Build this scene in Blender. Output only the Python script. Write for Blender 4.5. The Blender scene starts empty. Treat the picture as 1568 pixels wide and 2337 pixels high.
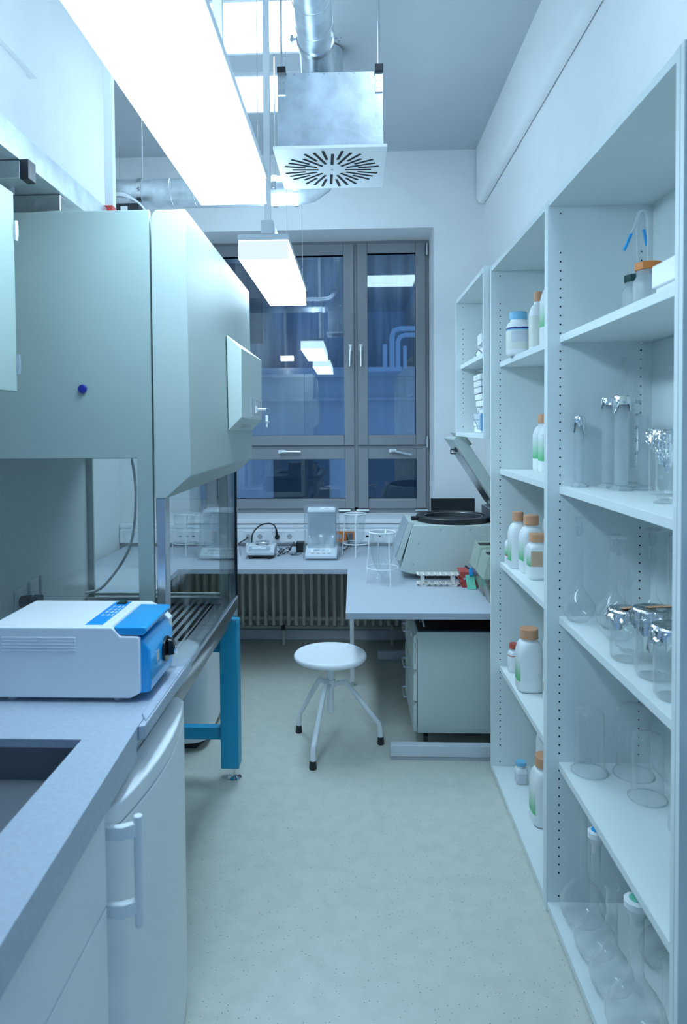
import bpy, bmesh, math, random
from mathutils import Vector, Matrix
random.seed(7)
PI = math.pi
S = bpy.context.scene
COL = S.collection

# ------------------------------------------------------------------ materials
def _nodes(name):
    m = bpy.data.materials.new(name); m.use_nodes = True
    nt = m.node_tree; nt.nodes.clear()
    out = nt.nodes.new('ShaderNodeOutputMaterial')
    return m, nt, out

def mat(name, col, rough=.45, metal=0., var=.04, scale=6., bump=0., bscale=60., spec=.5, coat=0.):
    m, nt, out = _nodes(name)
    b = nt.nodes.new('ShaderNodeBsdfPrincipled')
    b.inputs['Roughness'].default_value = rough
    b.inputs['Metallic'].default_value = metal
    b.inputs['Specular IOR Level'].default_value = spec
    if coat: b.inputs['Coat Weight'].default_value = coat
    tc = nt.nodes.new('ShaderNodeTexCoord')
    n = nt.nodes.new('ShaderNodeTexNoise'); n.inputs['Scale'].default_value = scale; n.inputs['Detail'].default_value = 3
    nt.links.new(tc.outputs['Object'], n.inputs['Vector'])
    r = nt.nodes.new('ShaderNodeValToRGB')
    c = Vector(col[:3])
    r.color_ramp.elements[0].position = .3; r.color_ramp.elements[1].position = .7
    r.color_ramp.elements[0].color = (*[max(0, x*(1-var)) for x in c], 1)
    r.color_ramp.elements[1].color = (*[min(1, x*(1+var)) for x in c], 1)
    nt.links.new(n.outputs['Fac'], r.inputs['Fac'])
    nt.links.new(r.outputs['Color'], b.inputs['Base Color'])
    if bump:
        n2 = nt.nodes.new('ShaderNodeTexNoise'); n2.inputs['Scale'].default_value = bscale; n2.inputs['Detail'].default_value = 4
        nt.links.new(tc.outputs['Object'], n2.inputs['Vector'])
        bp = nt.nodes.new('ShaderNodeBump'); bp.inputs['Strength'].default_value = bump; bp.inputs['Distance'].default_value = .01
        nt.links.new(n2.outputs['Fac'], bp.inputs['Height']); nt.links.new(bp.outputs['Normal'], b.inputs['Normal'])
    nt.links.new(b.outputs['BSDF'], out.inputs['Surface'])
    return m

def glass(name, tint=(.95, .98, .98), base=.05, edge=.55, rough=.02, power=3., haze=0., hazecol=(.8, .85, .88), edgediff=0.):
    """thin-walled glass or clear plastic: transparent, glossy towards grazing angles, optional milky haze"""
    m, nt, out = _nodes(name)
    tr = nt.nodes.new('ShaderNodeBsdfTransparent'); tr.inputs['Color'].default_value = (*tint, 1)
    gl = nt.nodes.new('ShaderNodeBsdfGlossy'); gl.inputs['Roughness'].default_value = rough
    lw = nt.nodes.new('ShaderNodeLayerWeight'); lw.inputs['Blend'].default_value = .5
    pw = nt.nodes.new('ShaderNodeMath'); pw.operation = 'POWER'; pw.inputs[1].default_value = power
    nt.links.new(lw.outputs['Facing'], pw.inputs[0])
    mm = nt.nodes.new('ShaderNodeMath'); mm.operation = 'MULTIPLY_ADD'
    mm.inputs[1].default_value = edge; mm.inputs[2].default_value = base
    nt.links.new(pw.outputs[0], mm.inputs[0])
    mx = nt.nodes.new('ShaderNodeMixShader')
    nt.links.new(mm.outputs[0], mx.inputs['Fac'])
    ed = nt.nodes.new('ShaderNodeBsdfDiffuse'); ed.inputs['Color'].default_value = (.92, .95, .96, 1)  # white mixed in at grazing angles paints lamp glints onto glass edges
    me_ = nt.nodes.new('ShaderNodeMixShader'); me_.inputs['Fac'].default_value = edgediff
    nt.links.new(gl.outputs[0], me_.inputs[1]); nt.links.new(ed.outputs[0], me_.inputs[2])
    nt.links.new(me_.outputs[0], mx.inputs[2])
    if haze:
        df = nt.nodes.new('ShaderNodeBsdfDiffuse'); df.inputs['Color'].default_value = (*hazecol, 1)
        tl = nt.nodes.new('ShaderNodeBsdfTranslucent'); tl.inputs['Color'].default_value = (*hazecol, 1)
        m0 = nt.nodes.new('ShaderNodeMixShader'); m0.inputs['Fac'].default_value = .4
        nt.links.new(df.outputs[0], m0.inputs[1]); nt.links.new(tl.outputs[0], m0.inputs[2])
        m1 = nt.nodes.new('ShaderNodeMixShader')
        tc = nt.nodes.new('ShaderNodeTexCoord'); n = nt.nodes.new('ShaderNodeTexNoise'); n.inputs['Scale'].default_value = 9
        nt.links.new(tc.outputs['Object'], n.inputs['Vector'])
        mr = nt.nodes.new('ShaderNodeMapRange'); mr.inputs['To Min'].default_value = haze*.8; mr.inputs['To Max'].default_value = min(1, haze*1.2)
        nt.links.new(n.outputs['Fac'], mr.inputs['Value']); nt.links.new(mr.outputs[0], m1.inputs['Fac'])
        nt.links.new(tr.outputs[0], m1.inputs[1]); nt.links.new(m0.outputs[0], m1.inputs[2])
        nt.links.new(m1.outputs[0], mx.inputs[1])
    else:
        nt.links.new(tr.outputs[0], mx.inputs[1])
    nt.links.new(mx.outputs[0], out.inputs['Surface'])
    return m

def emit(name, col, strength):
    m, nt, out = _nodes(name)
    e = nt.nodes.new('ShaderNodeEmission'); e.inputs['Color'].default_value = (*col, 1); e.inputs['Strength'].default_value = strength
    nt.links.new(e.outputs[0], out.inputs['Surface'])
    return m

def floor_mat():
    m, nt, out = _nodes('speckled_vinyl')
    b = nt.nodes.new('ShaderNodeBsdfPrincipled'); b.inputs['Roughness'].default_value = .38
    tc = nt.nodes.new('ShaderNodeTexCoord')
    n = nt.nodes.new('ShaderNodeTexNoise'); n.inputs['Scale'].default_value = 14; n.inputs['Detail'].default_value = 6
    r = nt.nodes.new('ShaderNodeValToRGB')
    r.color_ramp.elements[0].position = .35; r.color_ramp.elements[0].color = (.60, .61, .54, 1)
    r.color_ramp.elements[1].position = .7; r.color_ramp.elements[1].color = (.66, .67, .59, 1)
    v = nt.nodes.new('ShaderNodeTexVoronoi'); v.inputs['Scale'].default_value = 75
    v2 = nt.nodes.new('ShaderNodeTexNoise'); v2.inputs['Scale'].default_value = 30
    lt = nt.nodes.new('ShaderNodeMath'); lt.operation = 'LESS_THAN'; lt.inputs[1].default_value = .13
    sx = nt.nodes.new('ShaderNodeSeparateColor')
    gt = nt.nodes.new('ShaderNodeMath'); gt.operation = 'GREATER_THAN'; gt.inputs[1].default_value = .62
    ml = nt.nodes.new('ShaderNodeMath'); ml.operation = 'MULTIPLY'
    mx = nt.nodes.new('ShaderNodeMix'); mx.data_type = 'RGBA'
    mx.inputs['B'].default_value = (.16, .14, .10, 1)
    for t in (n, v, v2): nt.links.new(tc.outputs['Object'], t.inputs['Vector'])
    nt.links.new(n.outputs['Fac'], r.inputs['Fac'])
    nt.links.new(v.outputs['Distance'], lt.inputs[0]); nt.links.new(v.outputs['Color'], sx.inputs[0])
    nt.links.new(sx.outputs[0], gt.inputs[0]); nt.links.new(lt.outputs[0], ml.inputs[0]); nt.links.new(gt.outputs[0], ml.inputs[1])
    nt.links.new(ml.outputs[0], mx.inputs['Factor']); nt.links.new(r.outputs['Color'], mx.inputs['A'])
    nt.links.new(mx.outputs['Result'], b.inputs['Base Color'])
    nt.links.new(b.outputs[0], out.inputs['Surface'])
    return m

def ramp_label(name, top, bot, p0=.05, p1=.9):
    """printed label whose ink runs from one colour at its top edge to another at the bottom"""
    m, nt, out = _nodes(name)
    b = nt.nodes.new('ShaderNodeBsdfPrincipled'); b.inputs['Roughness'].default_value = .5
    tc = nt.nodes.new('ShaderNodeTexCoord'); sp = nt.nodes.new('ShaderNodeSeparateXYZ')
    r = nt.nodes.new('ShaderNodeValToRGB')
    r.color_ramp.elements[0].position = p0; r.color_ramp.elements[0].color = (*bot, 1)
    r.color_ramp.elements[1].position = p1; r.color_ramp.elements[1].color = (*top, 1)
    nt.links.new(tc.outputs['Generated'], sp.inputs[0]); nt.links.new(sp.outputs['Z'], r.inputs['Fac'])
    nt.links.new(r.outputs['Color'], b.inputs['Base Color']); nt.links.new(b.outputs[0], out.inputs['Surface'])
    return m

def facade_mat(name, c0, c1):
    m, nt, out = _nodes(name)
    b = nt.nodes.new('ShaderNodeBsdfPrincipled'); b.inputs['Roughness'].default_value = .8
    tc = nt.nodes.new('ShaderNodeTexCoord'); mp = nt.nodes.new('ShaderNodeMapping'); mp.inputs['Scale'].default_value = (3, 3, .25)
    n = nt.nodes.new('ShaderNodeTexNoise'); n.inputs['Scale'].default_value = 1.6; n.inputs['Detail'].default_value = 5
    r = nt.nodes.new('ShaderNodeValToRGB'); r.color_ramp.elements[0].position = .35; r.color_ramp.elements[1].position = .65
    r.color_ramp.elements[0].color = (*c0, 1); r.color_ramp.elements[1].color = (*c1, 1)
    nt.links.new(tc.outputs['Object'], mp.inputs[0]); nt.links.new(mp.outputs[0], n.inputs['Vector'])
    nt.links.new(n.outputs['Fac'], r.inputs['Fac']); nt.links.new(r.outputs['Color'], b.inputs['Base Color'])
    nt.links.new(b.outputs[0], out.inputs['Surface'])
    return m

LC = (.555, .80, 1.0)
M = dict(
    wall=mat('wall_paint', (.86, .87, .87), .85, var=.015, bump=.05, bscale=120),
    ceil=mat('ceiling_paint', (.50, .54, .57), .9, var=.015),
    floor=floor_mat(),
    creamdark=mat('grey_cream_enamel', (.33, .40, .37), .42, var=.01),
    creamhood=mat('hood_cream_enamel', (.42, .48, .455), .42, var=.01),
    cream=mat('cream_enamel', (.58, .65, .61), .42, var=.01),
    white=mat('white_enamel', (.88, .90, .92), .4, var=.012),
    laminate=mat('white_laminate', (.78, .84, .83), .5, var=.012, scale=3),
    edge=mat('laminate_edge', (.84, .86, .84), .45, var=.01),
    hole=mat('dark_hole', (.01, .012, .015), .9),
    worktop=mat('grey_blue_worktop', (.53, .57, .63), .4, var=.03, scale=40),
    wedge=mat('worktop_edge', (.42, .46, .53), .5, var=.02),
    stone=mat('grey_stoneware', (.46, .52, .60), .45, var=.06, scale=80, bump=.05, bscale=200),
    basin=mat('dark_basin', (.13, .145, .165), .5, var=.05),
    frame=mat('grey_window_frame', (.27, .28, .30), .45, var=.03),
    steel=mat('stainless_steel', (.62, .63, .64), .24, 1., var=.05, scale=4),
    galv=mat('galvanised_sheet', (.70, .75, .79), .30, .78, var=.14, scale=14, bump=.05, bscale=30),
    alu=mat('brushed_aluminium', (.74, .76, .78), .3, 1., var=.04),
    chrome=mat('chrome', (.85, .86, .88), .1, 1.),
    blue=mat('blue_frame_paint', (.015, .36, .60), .4, var=.03),
    bluegloss=mat('glossy_blue_plastic', (.012, .40, .86), .16, var=.02, coat=.5),
    bluelabel=mat('blue_print', (.01, .33, .82), .4),
    navy=mat('navy_plastic', (.01, .02, .22), .35),
    black=mat('black_plastic', (.015, .017, .02), .4),
    dark=mat('dark_rubber', (.035, .038, .042), .6),
    blackgloss=mat('black_gloss', (.01, .012, .015), .15),
    grey=mat('grey_plastic', (.45, .47, .5), .45),
    lightgrey=mat('light_grey_plastic', (.66, .69, .73), .45),
    radiator=mat('beige_radiator_enamel', (.74, .70, .61), .5, var=.03),
    red=mat('red_plastic', (.55, .07, .055), .45),
    orange=mat('orange_plastic', (.85, .26, .05), .4),
    tan=mat('tan_cap_plastic', (.70, .36, .20), .5),
    beige=mat('beige_cap_plastic', (.68, .52, .40), .5),
    redcap=mat('red_cap_plastic', (.55, .10, .07), .5),
    bluecap=mat('blue_cap_plastic', (.20, .52, .74), .45),
    greencap=mat('dark_green_cap_plastic', (.008, .06, .055), .4),
    bottle=mat('white_bottle_plastic', (.86, .88, .88), .35, var=.01),
    paper=mat('white_paper', (.85, .86, .86), .8),
    tanpaper=mat('tan_label_paper', (.62, .40, .28), .7),
    creampaper=mat('pale_label_paper', (.76, .78, .70), .7),
    greenlabel=ramp_label('green_fading_label', (.84, .87, .86), (.12, .50, .20)),
    greencard=mat('green_card', (.16, .58, .42), .6),
    redlabel=mat('red_label_print', (.60, .12, .08), .6),
    foil=mat('crumpled_foil', (.88, .9, .92), .14, 1., var=.05, bump=.8, bscale=45),
    rack=mat('ivory_plastic', (.84, .80, .74), .5),
    glass=glass('clear_glassware', (.985, .993, .993), .05, .75, .06, 2.2, edgediff=.35),
    thick=glass('thick_glassware', (.96, .98, .98), .06, .75, .06, 2.0, edgediff=.35),
    milky=glass('milky_polypropylene', (.9, .94, .95), .03, .2, .3, 3., .55, (.82, .86, .88)),
    film=glass('clear_plastic_film', (.96, .98, .98), .05, .45, .06, 2.5, .06),
    cover=glass('plastic_dust_cover', (.93, .96, .98), .05, .22, .15, 2., .12, (.88, .92, .96)),
    shield=glass('milky_draft_shield', (.90, .94, .96), .05, .25, .2, 2., .32, (.80, .86, .90)),
    acrylic=glass('acrylic_sheet', (.93, .96, .98), .06, .3, .1, 3., .25, (.8, .87, .93)),
    pane=glass('window_pane', (.86, .92, .95), .09, .6, .0, 4.),
    tinted=glass('tinted_safety_glass', (.92, .95, .94), .05, .5, .01, 4.),
    clearpane=glass('clear_sash_glass', (.93, .95, .95), .04, .4, .01, 4.),
    cage=glass('clear_box_plastic', (.86, .9, .87), .05, .5, .08, 2.5, .10),
    cagelid=glass('greenish_lid_plastic', (.8, .88, .8), .05, .3, .15, 2.5, .55, (.76, .83, .74)),
    sawdust=mat('sawdust', (.45, .38, .30), .95, var=.5, scale=260, bump=.6, bscale=260),
    lampglow=emit('lamp_diffuser_glow', LC, 14.),
    lampside=emit('lamp_side_glow', LC, 5.),
    lampend=emit('lamp_end_glow', (.72, .86, .92), .62),
    uplight=emit('lamp_uplight_glow', LC, 12.),
    patchglow=emit('ceiling_patch_glow', LC, 5.),  # glow put in for lit patches of the ceiling
    exlamp=emit('distant_lamp_glow', (.9, .95, 1.), 3.),
    facadelow=facade_mat('pale_render', (.66, .62, .60), (.80, .76, .72)),
    facadehigh=facade_mat('stained_render', (.22, .21, .21), (.60, .57, .55)),
    exdark=mat('dark_opening', (.06, .075, .09), .6),
    ink=mat('blue_grey_ink', (.08, .14, .24), .6),
    whiteink=mat('white_ink', (.8, .84, .86), .6),
    led=mat('red_display', (.25, .05, .06), .3),
    screen=mat('grey_display', (.36, .43, .47), .3),
    bagblue=mat('blue_wrapped_goods', (.05, .28, .55), .5, var=.3, scale=25),
)

# ------------------------------------------------------------------ mesh building
def off(o):
    v = Vector((0, 0, 0))
    while o is not None:
        v += o.location; o = o.parent
    return v

def crv(pts, k=6):
    P = [Vector(p) for p in pts]; out = []
    for i in range(len(P)-1):
        p0 = P[max(0, i-1)]; p1 = P[i]; p2 = P[i+1]; p3 = P[min(len(P)-1, i+2)]
        for j in range(k):
            t = j/k
            out.append(.5*((2*p1)+(p2-p0)*t+(2*p0-5*p1+4*p2-p3)*t*t+(3*p1-p0-3*p2+p3)*t**3))
    out.append(P[-1]); return out

def sup(a, e):
    """radius factor of a rounded square of exponent e in direction a (e=2: circle)"""
    return (abs(math.cos(a))**e+abs(math.sin(a))**e)**(-1/e)

class MB:
    def __init__(s): s.v = []; s.f = []
    def add(s, vs, fs):
        b = len(s.v); s.v += [tuple(v) for v in vs]; s.f += [tuple(b+i for i in f) for f in fs]; return s
    def box(s, x0, x1, y0, y1, z0, z1):
        return s.add([(x0, y0, z0), (x1, y0, z0), (x1, y1, z0), (x0, y1, z0), (x0, y0, z1), (x1, y0, z1), (x1, y1, z1), (x0, y1, z1)],
                     [(0, 3, 2, 1), (4, 5, 6, 7), (0, 1, 5, 4), (1, 2, 6, 5), (2, 3, 7, 6), (3, 0, 4, 7)])
    def prism(s, ax, pts, a0, a1):
        n = len(pts)
        def P(p, a): return (p[0], a, p[1]) if ax == 'y' else (a, p[0], p[1]) if ax == 'x' else (p[0], p[1], a)
        return s.add([P(p, a0) for p in pts]+[P(p, a1) for p in pts],
                     [tuple(range(n))[::-1], tuple(range(n, 2*n))]+[(i, (i+1) % n, n+(i+1) % n, n+i) for i in range(n)])
    def cyl(s, p0, p1, r0, r1=None, n=16, caps=True):
        r1 = r0 if r1 is None else r1
        p0, p1 = Vector(p0), Vector(p1); d = (p1-p0).normalized()
        u = d.orthogonal().normalized(); w = d.cross(u)
        vs = [p0+r0*(u*math.cos(2*PI*i/n)+w*math.sin(2*PI*i/n)) for i in range(n)]+[p1+r1*(u*math.cos(2*PI*i/n)+w*math.sin(2*PI*i/n)) for i in range(n)]
        fs = [(i, (i+1) % n, n+(i+1) % n, n+i) for i in range(n)]
        if caps: fs += [tuple(range(n))[::-1], tuple(range(n, 2*n))]
        return s.add(vs, fs)
    def tube(s, pts, r, n=8, closed=False):
        P = [Vector(p) for p in pts]; m = len(P); vs = []; u = None
        for i in range(m):
            a = P[(i-1) % m] if (closed or i) else P[0]; b = P[(i+1) % m] if (closed or i < m-1) else P[-1]
            d = (b-a).normalized()
            u = d.orthogonal().normalized() if u is None else (u-d*u.dot(d)).normalized()
            w = d.cross(u)
            vs += [P[i]+r*(u*math.cos(2*PI*k/n)+w*math.sin(2*PI*k/n)) for k in range(n)]
        fs = []
        for i in range(m if closed else m-1):
            j = (i+1) % m
            fs += [(i*n+k, i*n+(k+1) % n, j*n+(k+1) % n, j*n+k) for k in range(n)]
        if not closed: fs += [tuple(range(n))[::-1], tuple((m-1)*n+k for k in range(n))]
        return s.add(vs, fs)
    def ring(s, c, R, r, n=36, k=6):
        return s.tube([(c[0]+R*math.cos(2*PI*i/n), c[1]+R*math.sin(2*PI*i/n), c[2]) for i in range(n)], r, k, True)
    def lathe(s, prof, n=32, c=(0, 0, 0), e=None):
        """prof: (r, z[, exponent]) ; exponent >2 squares the section"""
        vs = []; fs = []; rows = []
        for p in prof:
            r, z = p[0], p[1]; ex = p[2] if len(p) > 2 else (e or 2)
            if r <= 1e-6:
                rows.append([len(vs)]); vs.append((c[0], c[1], c[2]+z))
            else:
                rows.append(list(range(len(vs), len(vs)+n)))
                for i in range(n):
                    a = 2*PI*i/n; k = r*sup(a, ex)
                    vs.append((c[0]+k*math.cos(a), c[1]+k*math.sin(a), c[2]+z))
        for A, B in zip(rows, rows[1:]):
            for i in range(n):
                j = (i+1) % n
                if len(A) == 1 and len(B) > 1: fs.append((A[0], B[i], B[j]))
                elif len(B) == 1 and len(A) > 1: fs.append((A[i], A[j], B[0]))
                elif len(A) > 1: fs.append((A[i], A[j], B[j], B[i]))
        return s.add(vs, fs)
    def patch(s, r, a0, a1, z0, z1, e=2, c=(0, 0, 0), n=12, r1=None):
        """a piece of wall of a (squared) cylinder: a label"""
        vs = []
        for i in range(n+1):
            a = a0+(a1-a0)*i/n; k = r*sup(a, e)
            vs += [(c[0]+k*math.cos(a), c[1]+k*math.sin(a), c[2]+z0), (c[0]+k*math.cos(a), c[1]+k*math.sin(a), c[2]+z1)]
        return s.add(vs, [(2*i, 2*i+2, 2*i+3, 2*i+1) for i in range(n)])
    def build(s, name, m, parent=None, bevel=0, seg=2, smooth=38, local=False):
        me = bpy.data.meshes.new(name)
        o = bpy.data.objects.new(name, me); COL.objects.link(o)
        if parent is not None: o.parent = parent
        d = Vector((0, 0, 0)) if local or parent is None else off(parent)
        me.from_pydata([Vector(v)-d for v in s.v], [], s.f)
        bm = bmesh.new(); bm.from_mesh(me)
        bmesh.ops.recalc_face_normals(bm, faces=bm.faces)
        bm.to_mesh(me); bm.free()
        me.materials.append(M[m] if isinstance(m, str) else m)
        me.polygons.foreach_set('use_smooth', [True]*len(me.polygons))
        me.set_sharp_from_angle(angle=math.radians(smooth))
        if bevel:
            b = o.modifiers.new('bevel', 'BEVEL'); b.width = bevel; b.segments = seg; b.limit_method = 'ANGLE'
            b.angle_limit = math.radians(40); b.harden_normals = True
        return o

def thing(name, label, cat, loc=(0, 0, 0), group=None, rz=0):
    o = bpy.data.objects.new(name, None); COL.objects.link(o)
    o.empty_display_size = .05; o.location = loc; o.rotation_euler = (0, 0, rz)
    return tag(o, label, cat, group)

def tag(o, label, cat, group=None):
    o['label'] = label; o['category'] = cat
    if group: o['group'] = group
    return o

def struct(name, mb, m, parent=None, bevel=0):
    o = mb.build(name, m, parent, bevel)
    if parent is None: o['kind'] = 'structure'
    return o

def copy_tree(root, loc, label, group=None, rz=None):
    r = root.copy(); COL.objects.link(r); r.location = loc; r['label'] = label
    if group: r['group'] = group
    if rz is not None: r.rotation_euler = (0, 0, rz)
    def rec(src, dst):
        for ch in list(src.children):
            c = ch.copy(); COL.objects.link(c); c.parent = dst; rec(ch, c)
    rec(root, r)
    return r

def text_mesh(txt, size):
    cu = bpy.data.curves.new('txt', 'FONT'); cu.body = txt; cu.size = size; cu.align_x = 'RIGHT'; cu.resolution_u = 2
    o = bpy.data.objects.new('txt', cu); COL.objects.link(o)
    dg = bpy.context.evaluated_depsgraph_get(); dg.update()
    me = bpy.data.meshes.new_from_object(o.evaluated_get(dg))
    vs = [tuple(v.co) for v in me.vertices]; fs = [tuple(p.vertices) for p in me.polygons]
    bpy.data.objects.remove(o); bpy.data.curves.remove(cu); bpy.data.meshes.remove(me)
    return vs, fs

# ------------------------------------------------------------------ camera
f_px, psi, th, rho = 1560., math.radians(2.4), math.radians(1.7), .0075
CZ = 1.80
ppx = 808-f_px*math.tan(psi); ppy = 975+f_px*math.tan(th)/math.cos(psi)
fw = Vector((-math.sin(psi)*math.cos(th), math.cos(psi)*math.cos(th), -math.sin(th)))
rt = Vector((math.cos(psi), math.sin(psi), 0)); up = rt.cross(fw)
R = math.cos(rho)*rt-math.sin(rho)*up; U = math.cos(rho)*up+math.sin(rho)*rt
cam = bpy.data.cameras.new('camera'); co = bpy.data.objects.new('camera', cam); COL.objects.link(co)
mw = Matrix.Identity(4)
for i in range(3): mw[i][0] = R[i]; mw[i][1] = U[i]; mw[i][2] = -fw[i]
mw[2][3] = CZ
co.matrix_world = mw
cam.sensor_width = 36; cam.lens = f_px/2337*36
cam.shift_x = (784-ppx)/2337; cam.shift_y = (ppy-1168.5)/2337
cam.clip_start = .02
cam.dof.use_dof = True; cam.dof.focus_distance = 3.6; cam.dof.aperture_fstop = 4.5
S.camera = co

# ------------------------------------------------------------------ the room
XL, XR, YB, YF, ZC = -2.0, 1.09, 5.75, -1.3, 4.08
struct('floor', MB().box(XL-.1, XR+.1, YF-.1, YB+.5, -.1, 0), 'floor')
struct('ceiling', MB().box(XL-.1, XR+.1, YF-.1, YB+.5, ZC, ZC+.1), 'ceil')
struct('wall_left', MB().box(XL-.1, XL, YF-.1, YB+.5, 0, ZC), 'wall')
struct('wall_right', MB().box(XR, XR+.1, YF-.1, YB+.5, 0, ZC), 'wall')
WX0, WX1, WZ0, WZ1, YW = -1.40, .672, 1.0, 3.45, 6.25
b = MB(); b.box(XL, WX0, YB, YW, 0, ZC); b.box(WX1, XR, YB, YW, 0, ZC); b.box(WX0, WX1, YB, YW, 0, WZ0); b.box(WX0, WX1, YB, YW, WZ1, ZC)
struct('wall_back', b, 'wall')
# rounded soffit high on the long wall by the shelves
pts = [(XR, ZC), (1.02, ZC), (1.02, 3.68)]+[(1.02+.05*(1-math.cos(a)), 3.68-.05*math.sin(a)) for a in (PI/8, PI/4, 3*PI/8, PI/2)]+[(XR-.007, 3.63), (XR-.007, 3.66), (XR, 3.66)]
struct('trim_1', MB().prism('y', pts, YF, YB-.02), 'wall')
struct('baseboard_back', MB().box(XL, XR, YB-.018, YB, .0, .085), 'white', bevel=.004)
# boxed-in riser on the long wall above the bench on the other side
struct('trim_2', MB().box(XL, -1.425, YF, 3.97, 2.52, ZC).box(XL, -1.425, YF, 3.68, 0, 2.52), 'wall')
struct('trim_3', MB().box(-1.4245, -1.385, .2, 3.02, 3.35, ZC).box(-1.4245, -1.41, .2, 2.96, 2.7, 3.35), 'wall', bevel=.004)

# window: outer frame, four sashes with panes, handles
win = bpy.data.objects.new('window_1', None); COL.objects.link(win); win.location = (0, 6.12, 1.02); win['kind'] = 'structure'
YS = 6.12
def frame_mb(x0, x1, z0, z1, wl, wr, wb, wt, y0, y1):
    m = MB(); m.box(x0, x0+wl, y0, y1, z0, z1); m.box(x1-wr, x1, y0, y1, z0, z1)
    m.box(x0+wl, x1-wr, y0, y1, z0, z0+wb); m.box(x0+wl, x1-wr, y0, y1, z1-wt, z1); return m
m = frame_mb(-1.36, .668, 1.02, 3.46, .05, .05, .06, .05, YS+.012, YS+.08)
m.box(.0, .036, YS+.012, YS+.08, 1.05, 3.42); m.box(-1.33, -.0005, YS+.013, YS+.079, 1.60, 1.645); m.box(.0365, .64, YS+.013, YS+.079, 1.60, 1.645)
m.build('window_frame', 'frame', win, .003)
def sash(x0, x1, z0, z1, gl, gr, gb, gt):
    s_ = frame_mb(x0, x1, z0, z1, gl, gr, gb, gt, YS-.012, YS+.06).build('window_sash', 'frame', win, .006)
    frame_mb(x0+gl-.012, x1-gr+.012, z0+gb-.012, z1-gt+.012, .012, .012, .012, .012, YS-.004, YS+.05).build('glazing_seal', 'hole', s_)
    MB().box(x0+gl-.005, x1-gr+.005, YS+.02, YS+.024, z0+gb-.005, z1-gt+.005).build('window_pane', 'pane', s_)
    return s_
A = sash(-1.33, .006, 1.638, 3.425, .09, .092, .09, .10)
Bs = sash(.036, .640, 1.638, 3.425, .092, .088, .09, .09)
Cs = sash(-1.33, .006, 1.070, 1.605, .09, .087, .09, .092)
Ds = sash(.036, .640, 1.070, 1.605, .092, .084, .09, .092)
def handle(par, x, z, d):
    # d: direction of the lever
    h = MB(); h.lathe([(0, 0), (.015, 0), (.015, .008), (0, .008)], 20)
    pts = [(x, YS-.012, z), (x, YS-.055, z), (x+d[0]*.02, YS-.06, z+d[1]*.02), (x+d[0]*.17, YS-.06, z+d[1]*.17)]
    m = MB(); m.tube(crv(pts, 5), .0105, 10)
    ww, hh = (.016, .03) if abs(d[1]) > .5 else (.034, .016)
    m2 = MB(); m2.box(x-ww, x+ww, YS-.024, YS-.010, z-hh, z+hh)
    o = m2.build('window_handle', 'white', par, .006); m.build('lever', 'alu', o)
handle(A, -.027, 2.505, (-.05, -1)); handle(Bs, .066, 2.505, (.0, -1)); handle(Cs, -.645, 1.583, (1, 0)); handle(Ds, .345, 1.586, (.97, -.2))
for par, x, z, hz in ((Cs, -.09, 1.055, 0), (Ds, .075, 1.055, 0), (Ds, .60, 1.055, 0), (Bs, .652, 1.665, 1), (Bs, .652, 3.36, 1)):
    m = MB()
    if hz: m.cyl((x, YS-.02, z-.05), (x, YS-.02, z+.05), .010, n=12)
    else: m.cyl((x-.055, YS-.02, z), (x+.055, YS-.02, z), .010, n=12)
    m.build('window_hinge', 'alu', par)
MB().box(WX0-.02, WX1+.06, 5.69, YS+.02, .995, 1.03).build('window_sill', 'white', win, .004)

# outside: courtyard building
g = MB(); g.box(-9, 9, 6.6, 20, -3.1, -3.0)
struct('ground_outside', g, 'facadelow')
ex = bpy.data.objects.new('exterior_building', None); COL.objects.link(ex); ex.location = (0, 11, -3); ex['kind'] = 'structure'
m = MB(); m.box(-9, 9, 11, 11.4, -3, 2.75); m.build('lower_facade', 'facadelow', ex)
m = MB(); m.box(-9, 9, 11.3, 11.7, 2.75, 8.5); m.build('upper_facade', 'facadehigh', ex)
m = MB(); m.box(-9, 9, 10.9, 11.3, 2.60, 2.75); m.box(-9, 9, 10.92, 11.3, 2.22, 2.27); m.build('parapet', 'facadelow', ex)
m = MB(); m.box(-9, 9, 11.1, 11.35, 4.7, 4.85); m.box(-9, 9, 11.0, 11.35, 5.9, 6.1); m.build('ledge', 'exdark', ex)
for x0, x1, z0, z1 in ((-4.2, -3.0, -1.6, 1.7), (.05, 1.0, -1.5, 1.6), (-1.3, -.4, -1.5, 1.6), (-2.5, -1.5, 3.2, 4.5), (2.4, 3.6, 3.2, 4.5)):
    w = MB().box(x0, x1, 10.96, 11.05, z0, z1) if z0 < 2 else MB().box(x0, x1, 11.24, 11.36, z0, z1)
    w.build('dark_window', 'exdark', ex)
m = MB()
m.cyl((.49, 10.7, 2.7), (.49, 10.7, 3.08), .035, n=12); m.cyl((.80, 10.7, 2.7), (.80, 10.7, 3.05), .03, n=12)
m.tube([(.60, 10.7, 2.7), (.60, 10.7, 3.20), (.63, 10.7, 3.29), (.72, 10.7, 3.32), (3.0, 10.7, 3.32)], .042, 12)
m.tube([(.69, 10.7, 2.7), (.69, 10.7, 3.12), (.72, 10.7, 3.19), (.80, 10.7, 3.22), (3.0, 10.7, 3.22)], .038, 12)
o = m.build('vent_pipe', 'white', ex)
MB().box(.1, .74, 10.5, 10.95, 2.65, 2.71).build('roof_ledge', 'white', ex)
MB().box(-1.15, -.95, 10.8, 10.9, 2.86, 2.93).build('outside_lamp', 'exlamp', ex)

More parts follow.
